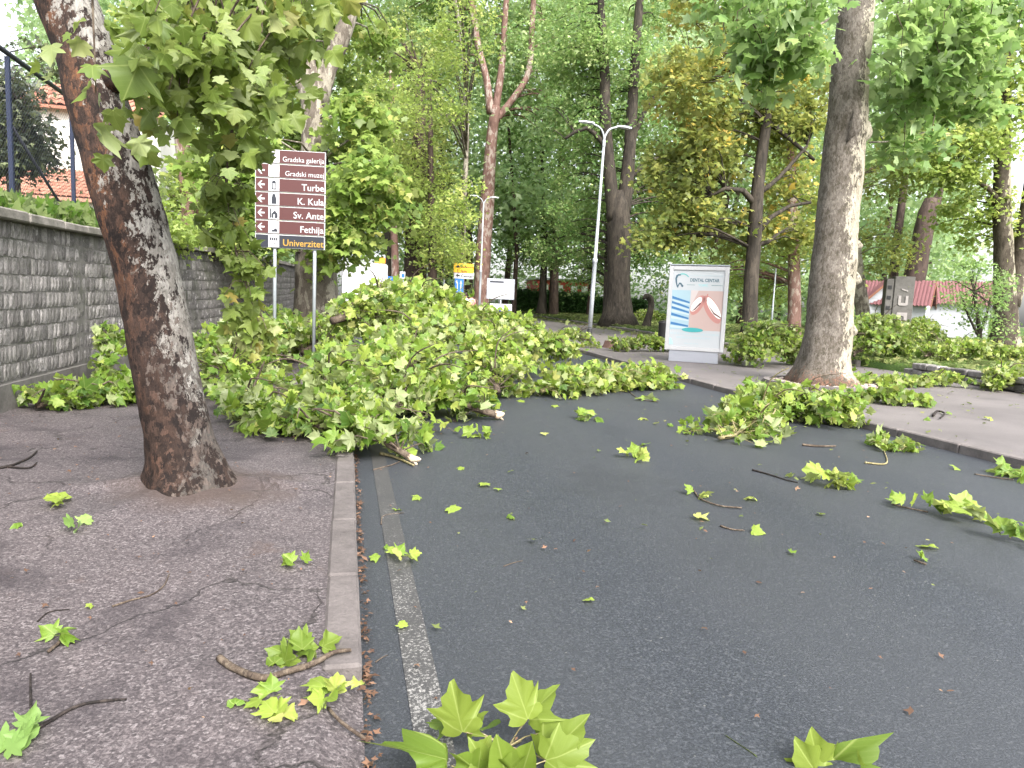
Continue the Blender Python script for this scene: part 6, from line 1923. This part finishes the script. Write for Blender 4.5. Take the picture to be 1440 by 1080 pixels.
# dark conifer behind the fence
cq = AT(18, 230, 14)
cb = Vector((cq.x, 14, 2.4))
cf = [(tuple(AT(px, py, 14)), (rx * 14 / FPX, .7, rz * 14 / FPX), n, sh) for px, py, rx, rz, n, sh in ((8, 125, 26, 22, 16, .1), (10, 170, 36, 30, 28, -.05), (12, 212, 42, 26, 34, -.15), (-40, 180, 40, 60, 30, 0), (48, 205, 14, 22, 7, -.1), (70, 85, 30, 20, 5, .3))]
tree('conifer', 'dark bushy conifer behind the wire fence at the left edge', cb, [([cb - Vector((0, 0, .2)), cb + Vector((0, 0, 1.2)), cb + Vector((-.1, 0, 2.6))], [.12, .1, .05])], B['dark'], L['conifer'], cf, .085, nleaf=70, clump_r=.36, roots=False)
vq = AT(230, 330, 15)
for lab, px, py, Y_, rx, rz, n, mt in (('ivy-like green shrub spilling over the wall behind the leaning trunk', 235, 322, 16, 45, 26, 26, 'mid'), ('leafy shrub on the wall top beside the hanging branch', 300, 330, 18.5, 45, 26, 24, 'mid')):
    q = AT(px, py + 20, Y_)
    tree('wall_shrub', lab, q, [([q - Vector((0, 0, .3)), q + Vector((0, 0, .4))], [.04, .02])], B['dark'], L[mt], [EL(px, py, Y_, rx, rz, .7, n)], .11, nleaf=46, clump_r=.4, roots=False, cat='shrub')

# ------------------------------------------------------------------ park things
# grey concrete block with raised pale letters
Y_ = 27.0
q = AT(1266, 430, Y_)
mon = thing('concrete_block', 'grey upright concrete block with raised pale letters in front of the leaning trunk', 'monument', (q.x, Y_, zlawn(q.x, Y_) - .05), math.radians(-28))
H_ = AT(1266, 389, Y_).z - mon.location.z
M['concrete'] = mat_stone('grey_concrete', (0.070, 0.066, 0.060), (0.135, 0.126, 0.120), 3)
M['pale_letter'] = mat_stone('pale_cast_letter', (0.22, 0.20, 0.195), (0.31, 0.285, 0.275), 8)
m = MB(); m.box(-.40, .42, -.35, .35, 0, H_, 0, .02); m.build('block', M['concrete'], mon)
m = MB(); m.box(-.72, -.405, -.3, .3, 0, H_ - .12, 0, .02); m.build('block', M['concrete'], mon)
def relief(nm, pts, z):
    plate_poly(mon, nm, [(x, z + y) for x, y in pts], -.351, M['pale_letter'], .03)
relief('letter', [(-.20, .44), (-.20, .04), (-.13, 0), (.13, 0), (.20, .04), (.20, .44), (.09, .44), (.09, .12), (-.09, .12), (-.09, .44)], H_ - 1.30)
relief('letter', [(-.26, 0), (-.20, .34), (.22, .34), (.22, 0), (.09, 0), (.09, .16), (0, .20), (-.09, .14), (-.12, 0)], H_ - 1.95)
relief('mark', [(-.10, .02), (.16, -.06), (.16, 0), (-.10, .08)], H_ - .62)
for i in range(4):
    m = MB(); m.box(-.66, -.50, -.325, -.301, H_ - .58 - i * .46, H_ - .42 - i * .46, 0, .005); m.build('hole_shade_plate', M['black'], mon)  # raised black plates stand in for the shade inside the block's holes

# market huts with red corrugated roofs
M['hut'] = paint('white_board', (0.36, 0.37, 0.40), .6, .15)
M['redroof'] = paint('red_roof_sheet', (0.16, 0.062, 0.068), .6, .3)
M['brownwood'] = paint('brown_board', (0.19, 0.075, 0.04), .6, .3)
def hut(label, pxl, Y, wm, dm, rz, eave_px, ridge_px):
    q = AT(pxl, 440, Y)
    t = thing('market_hut', label, 'hut', (q.x, Y, zlawn(q.x, Y)), rz, group='market huts in the park')
    e = AT(pxl, eave_px, Y).z - t.location.z; r = AT(pxl, ridge_px, Y).z - t.location.z
    n = 10
    for k in range(n):                            # horizontal boards on the gable front
        z0_, z1_ = e * k / n, e * (k + 1) / n
        m = MB(); m.box(-wm / 2, wm / 2, -.02 + (.004 if k % 2 else 0), .03, z0_ + .006, z1_ - .006); m.build('board', M['hut'], t)
    m = MB()
    m.box(-wm / 2, -wm / 2 + .04, .035, dm, 0, e); m.box(wm / 2 - .04, wm / 2, .035, dm, 0, e); m.box(-wm / 2 + .045, wm / 2 - .045, dm - .04, dm, 0, e)
    m.build('wall', M['hut'], t)
    m = MB()
    m.poly([(-wm / 2, .0, e), (wm / 2, .0, e), (0, .0, r)]); m.poly([(wm / 2, dm, e), (-wm / 2, dm, e), (0, dm, r)])
    m.build('gable', M['hut'], t)
    m = MB(); m.box(-wm * .36, wm * .36, -.045, -.021, e * .50, e * .56); m.build('hatch_shelf', M['glass'], t)
    ov = .28
    sl_ = (r - e) / (wm / 2)
    for s in (-1, 1):
        m = MB()
        nn = 22
        xe, ze_ = s * (wm / 2 + ov), e - sl_ * ov
        for k in range(nn):
            y0, y1 = -ov + (dm + 2 * ov) * k / nn, -ov + (dm + 2 * ov) * (k + 1) / nn
            ym = y0 + (y1 - y0) * .35
            hh = .045
            for (ya, yb, ha, hb) in ((y0, ym, 0, 0), (ym, ym + .02, 0, hh), (ym + .02, y1 - .02, hh, hh), (y1 - .02, y1, hh, 0)):
                qd = [(xe, ya, ze_ + .05 + ha), (xe, yb, ze_ + .05 + hb), (0, yb, r + .05 + hb), (0, ya, r + .05 + ha)]
                m.quad(*(qd if s < 0 else qd[::-1]))
        m.build('roof_sheet', M['redroof'], t)
        m = MB()
        for yy in (-ov - .02, dm + ov):
            m.v += [(xe, yy, ze_ - .10), (xe, yy, ze_ + .06), (0, yy, r + .07), (0, yy, r - .10), (xe, yy + .03, ze_ - .10), (xe, yy + .03, ze_ + .06), (0, yy + .03, r + .07), (0, yy + .03, r - .10)]
            b_ = len(m.v) - 8
            for q_ in ((0, 1, 2, 3), (7, 6, 5, 4), (0, 4, 5, 1), (1, 5, 6, 2), (3, 2, 6, 7), (0, 3, 7, 4)):
                m.f.append(tuple(b_ + i for i in q_)); m.m.append(0)
        m.build('barge_board', M['brownwood'], t)
    return t
hut('white hut whose gable shows just left of the concrete block', 1243, 34, 1.9, 2.2, math.radians(-25), 420, 396)
hut('white hut with a red corrugated roof right of the concrete block', 1304, 33, 2.0, 3.4, math.radians(40), 425, 397)
hut('white hut behind the small bushy tree with the pinkest roof', 1385, 33, 2.2, 3.0, math.radians(55), 425, 398)

# red building behind the hedge
q = AT(812, 405, 80)
rb = thing('red_building', 'low red building with small windows far behind the hedge', 'building', (q.x - 1, 80, zg(80)))
M['red_wall'] = paint('red_plaster', (0.42, 0.055, 0.04), .7, .2)
h_ = AT(812, 396, 80).z - zg(80)
m = MB(); m.box(-4, 2.6, 0, 5, -.3, h_); m.build('wall', M['red_wall'], rb)
m = MB(); m.box(-4.2, 2.8, -.2, 5.2, h_ + .003, h_ + .25, 0, .02); m.build('roof', M['steel'], rb)
for x in (-3, -1.2, .6, 1.9):
    m = MB(); m.box(x - .4, x + .4, -.04, .02, h_ - 1.4, h_ - .5); w_ = m.build('window', M['white'], rb)
    m = MB(); m.box(x - .33, x + .33, -.05, -.038, h_ - 1.33, h_ - .57); m.build('pane', M['lens'], w_)

# sawn stump on the pavement, weathered stump in the lawn
g = GZ(871, 489)
st = thing('tree_stump', 'low sawn reddish tree stump on the pavement right of the tall lamp', 'stump', g)
M['sawn'] = mat_stone('sawn_wood', (0.30, 0.17, 0.11), (0.50, 0.33, 0.24), 9)
m = MB(); m.tube([(0, 0, -.05), (0, 0, .06), (.01, 0, .2)], [.60, .55, .52], 26, False, .12); m.build('bark', B['pink'], st, True)
m = MB(); m.lathe([(.51, .17), (.505, .205), (.3, .215), (.02, .218)], 26); m.build('cut_face', M['sawn'], st)
q = AT(912, 440, 38)
s2_ = thing('sculpture', 'dark bent weathered trunk stump on the lawn left of the dental poster', 'stump', (q.x, 38, zlawn(q.x, 38)))
s2_.scale = (1.25, 1.25, 1.25)
m = MB()
P_, R_ = smooth_path([(-.12, 0, -.1), (-.02, 0, .3), (.1, 0, .8), (.1, 0, 1.15), (-.02, 0, 1.38), (-.2, 0, 1.42), (-.32, 0, 1.28)], [.26, .18, .15, .14, .16, .12, .05], .08)
m.tube(P_, R_, 14, True, .25); s2_.name = 'weathered_stump'; m.build('stem', B['dark'], s2_, True)
m = MB(); m.tube([(0.02, 0, .75), (.0, -.05, 1.0)], [.06, .02], 8, True, .3); m.build('branch_stub', B['dark'], s2_, True)
# dark bin beside the panel
q = GZ(931, 480)
bn = thing('litter_bin', 'small dark litter bin left of the dental poster', 'bin', (AT(933, 470, 26).x, 26, zg(26) + .15))
m = MB(); m.lathe([(.17, 0), (.2, .05), (.22, .75), (.235, .78), (.235, .82), (.2, .83)], 14); m.build('body', M['black'], bn, True)
m = MB(); m.lathe([(.21, .835), (.18, .87), (.05, .90)], 14); m.build('lid', M['black'], bn, True)

# stones edging near the big maple
for i, (px, py, w) in enumerate(((870, 462, .9), (890, 464, .8))):
    pass

# ------------------------------------------------------------------ two people far down the avenue
M['skin'] = paint('skin', (0.45, 0.27, 0.19), .6, .05)
M['hair'] = paint('dark_hair', (0.03, 0.02, 0.015), .6, .05)
M['shirt_white'] = paint('white_shirt', (0.72, 0.73, 0.75), .8, .1)
M['shirt_pink'] = paint('pink_shirt', (0.62, 0.32, 0.28), .8, .1)
M['trousers'] = paint('dark_trousers', (0.02, 0.022, 0.03), .8, .1)
def loft(m, rings, seg=12):
    n0 = len(m.v)
    for cx, cy, cz, rx, ry in rings:
        for k in range(seg):
            a = 2 * math.pi * k / seg
            m.v.append((cx + rx * math.cos(a), cy + ry * math.sin(a), cz))
    for i in range(len(rings) - 1):
        for k in range(seg):
            k2 = (k + 1) % seg
            m.f.append((n0 + i * seg + k, n0 + i * seg + k2, n0 + (i + 1) * seg + k2, n0 + (i + 1) * seg + k)); m.m.append(0)
    m.f.append(tuple(n0 + k for k in reversed(range(seg)))); m.m.append(0)
    m.f.append(tuple(n0 + (len(rings) - 1) * seg + k for k in range(seg))); m.m.append(0)
def skin_body(name, V, E, Rd, mat, parent):
    me = bpy.data.meshes.new(name); me.from_pydata(V, E, [])
    o = bpy.data.objects.new(name, me); COL.objects.link(o)
    md = o.modifiers.new('skin', 'SKIN')
    if not me.skin_vertices: me.skin_vertices.new()
    for i, r_ in enumerate(Rd):
        me.skin_vertices[0].data[i].radius = r_ if isinstance(r_, tuple) else (r_, r_)
    me.skin_vertices[0].data[0].use_root = True
    sb = o.modifiers.new('sub', 'SUBSURF'); sb.levels = 1; sb.render_levels = 1
    dg = bpy.context.evaluated_depsgraph_get()
    m2 = bpy.data.meshes.new_from_object(o.evaluated_get(dg))
    bpy.data.objects.remove(o)
    m2.name = name; m2.materials.clear(); m2.materials.append(mat)
    m2.polygons.foreach_set('use_smooth', [True] * len(m2.polygons))
    o = bpy.data.objects.new(name, m2); link(o, parent)
    return o
def person(label, px, Y, shirt, rz):
    q = AT(px, 420, Y)
    t = thing('person', label, 'person', (q.x, Y, zg(Y) + (.1 if q.x > KX1 else 0)), rz)
    V = [(0, 0, .95), (0, 0, 1.15), (0, 0, 1.38), (0, 0, 1.50), (0, -.01, 1.58), (0, -.02, 1.66), (0, -.01, 1.74)]
    Rd = [(.15, .11), (.14, .10), (.16, .10), (.06, .06), (.075, .09), (.082, .10), (.06, .07)]
    E = [(i, i + 1) for i in range(6)]
    for s in (-1, 1):
        b_ = len(V)
        V += [(s * .18, 0, 1.42), (s * .24, .02, 1.14), (s * .24, -.08, .90), (s * .24, -.11, .80)]
        Rd += [.055, .045, .034, .035]; E += [(2, b_), (b_, b_ + 1), (b_ + 1, b_ + 2), (b_ + 2, b_ + 3)]
        b_ = len(V)
        V += [(s * .09, 0, .86), (s * .10, -.03 * s, .48), (s * .10, .05 * s, .09), (s * .10, .05 * s - .14, .04)]
        Rd += [.088, .062, .045, .04]; E += [(0, b_), (b_, b_ + 1), (b_ + 1, b_ + 2), (b_ + 2, b_ + 3)]
    skin_body('body', V, E, Rd, M['skin'], t)
    m = MB(); loft(m, [(0, 0, .93, .185, .135), (0, 0, 1.15, .172, .125), (0, 0, 1.36, .205, .13), (0, 0, 1.46, .15, .10), (0, 0, 1.50, .085, .08)]); 
    for s in (-1, 1):
        m.tube([(s * .16, 0, 1.42), (s * .225, .01, 1.28), (s * .245, .02, 1.14)], [.078, .068, .062], 8)
    m.build('shirt', M[shirt], t, True)
    m = MB()
    for s in (-1, 1):
        m.tube([(s * .09, 0, .95), (s * .10, -.03 * s, .5), (s * .10, .05 * s, .1)], [.115, .085, .065], 9)
    m.build('trousers', M['trousers'], t, True)
    m = MB(); loft(m, [(0, .015, 1.66, .092, .10), (0, .012, 1.74, .088, .098), (0, .01, 1.80, .05, .055), (0, .01, 1.81, .01, .01)]); m.build('hair', M['hair'], t, True)
    m = MB(); m.tube([(0, -.105, 1.665), (0, -.125, 1.64)], [.012, .016], 6); m.build('nose', M['skin'], t, True)
person('distant person in a white shirt and dark trousers walking behind the leaf pile', 655, 37, 'shirt_white', 2.8)
person('distant person in a pink shirt half hidden by the pinkish plane trunk', 663, 41, 'shirt_pink', .3)
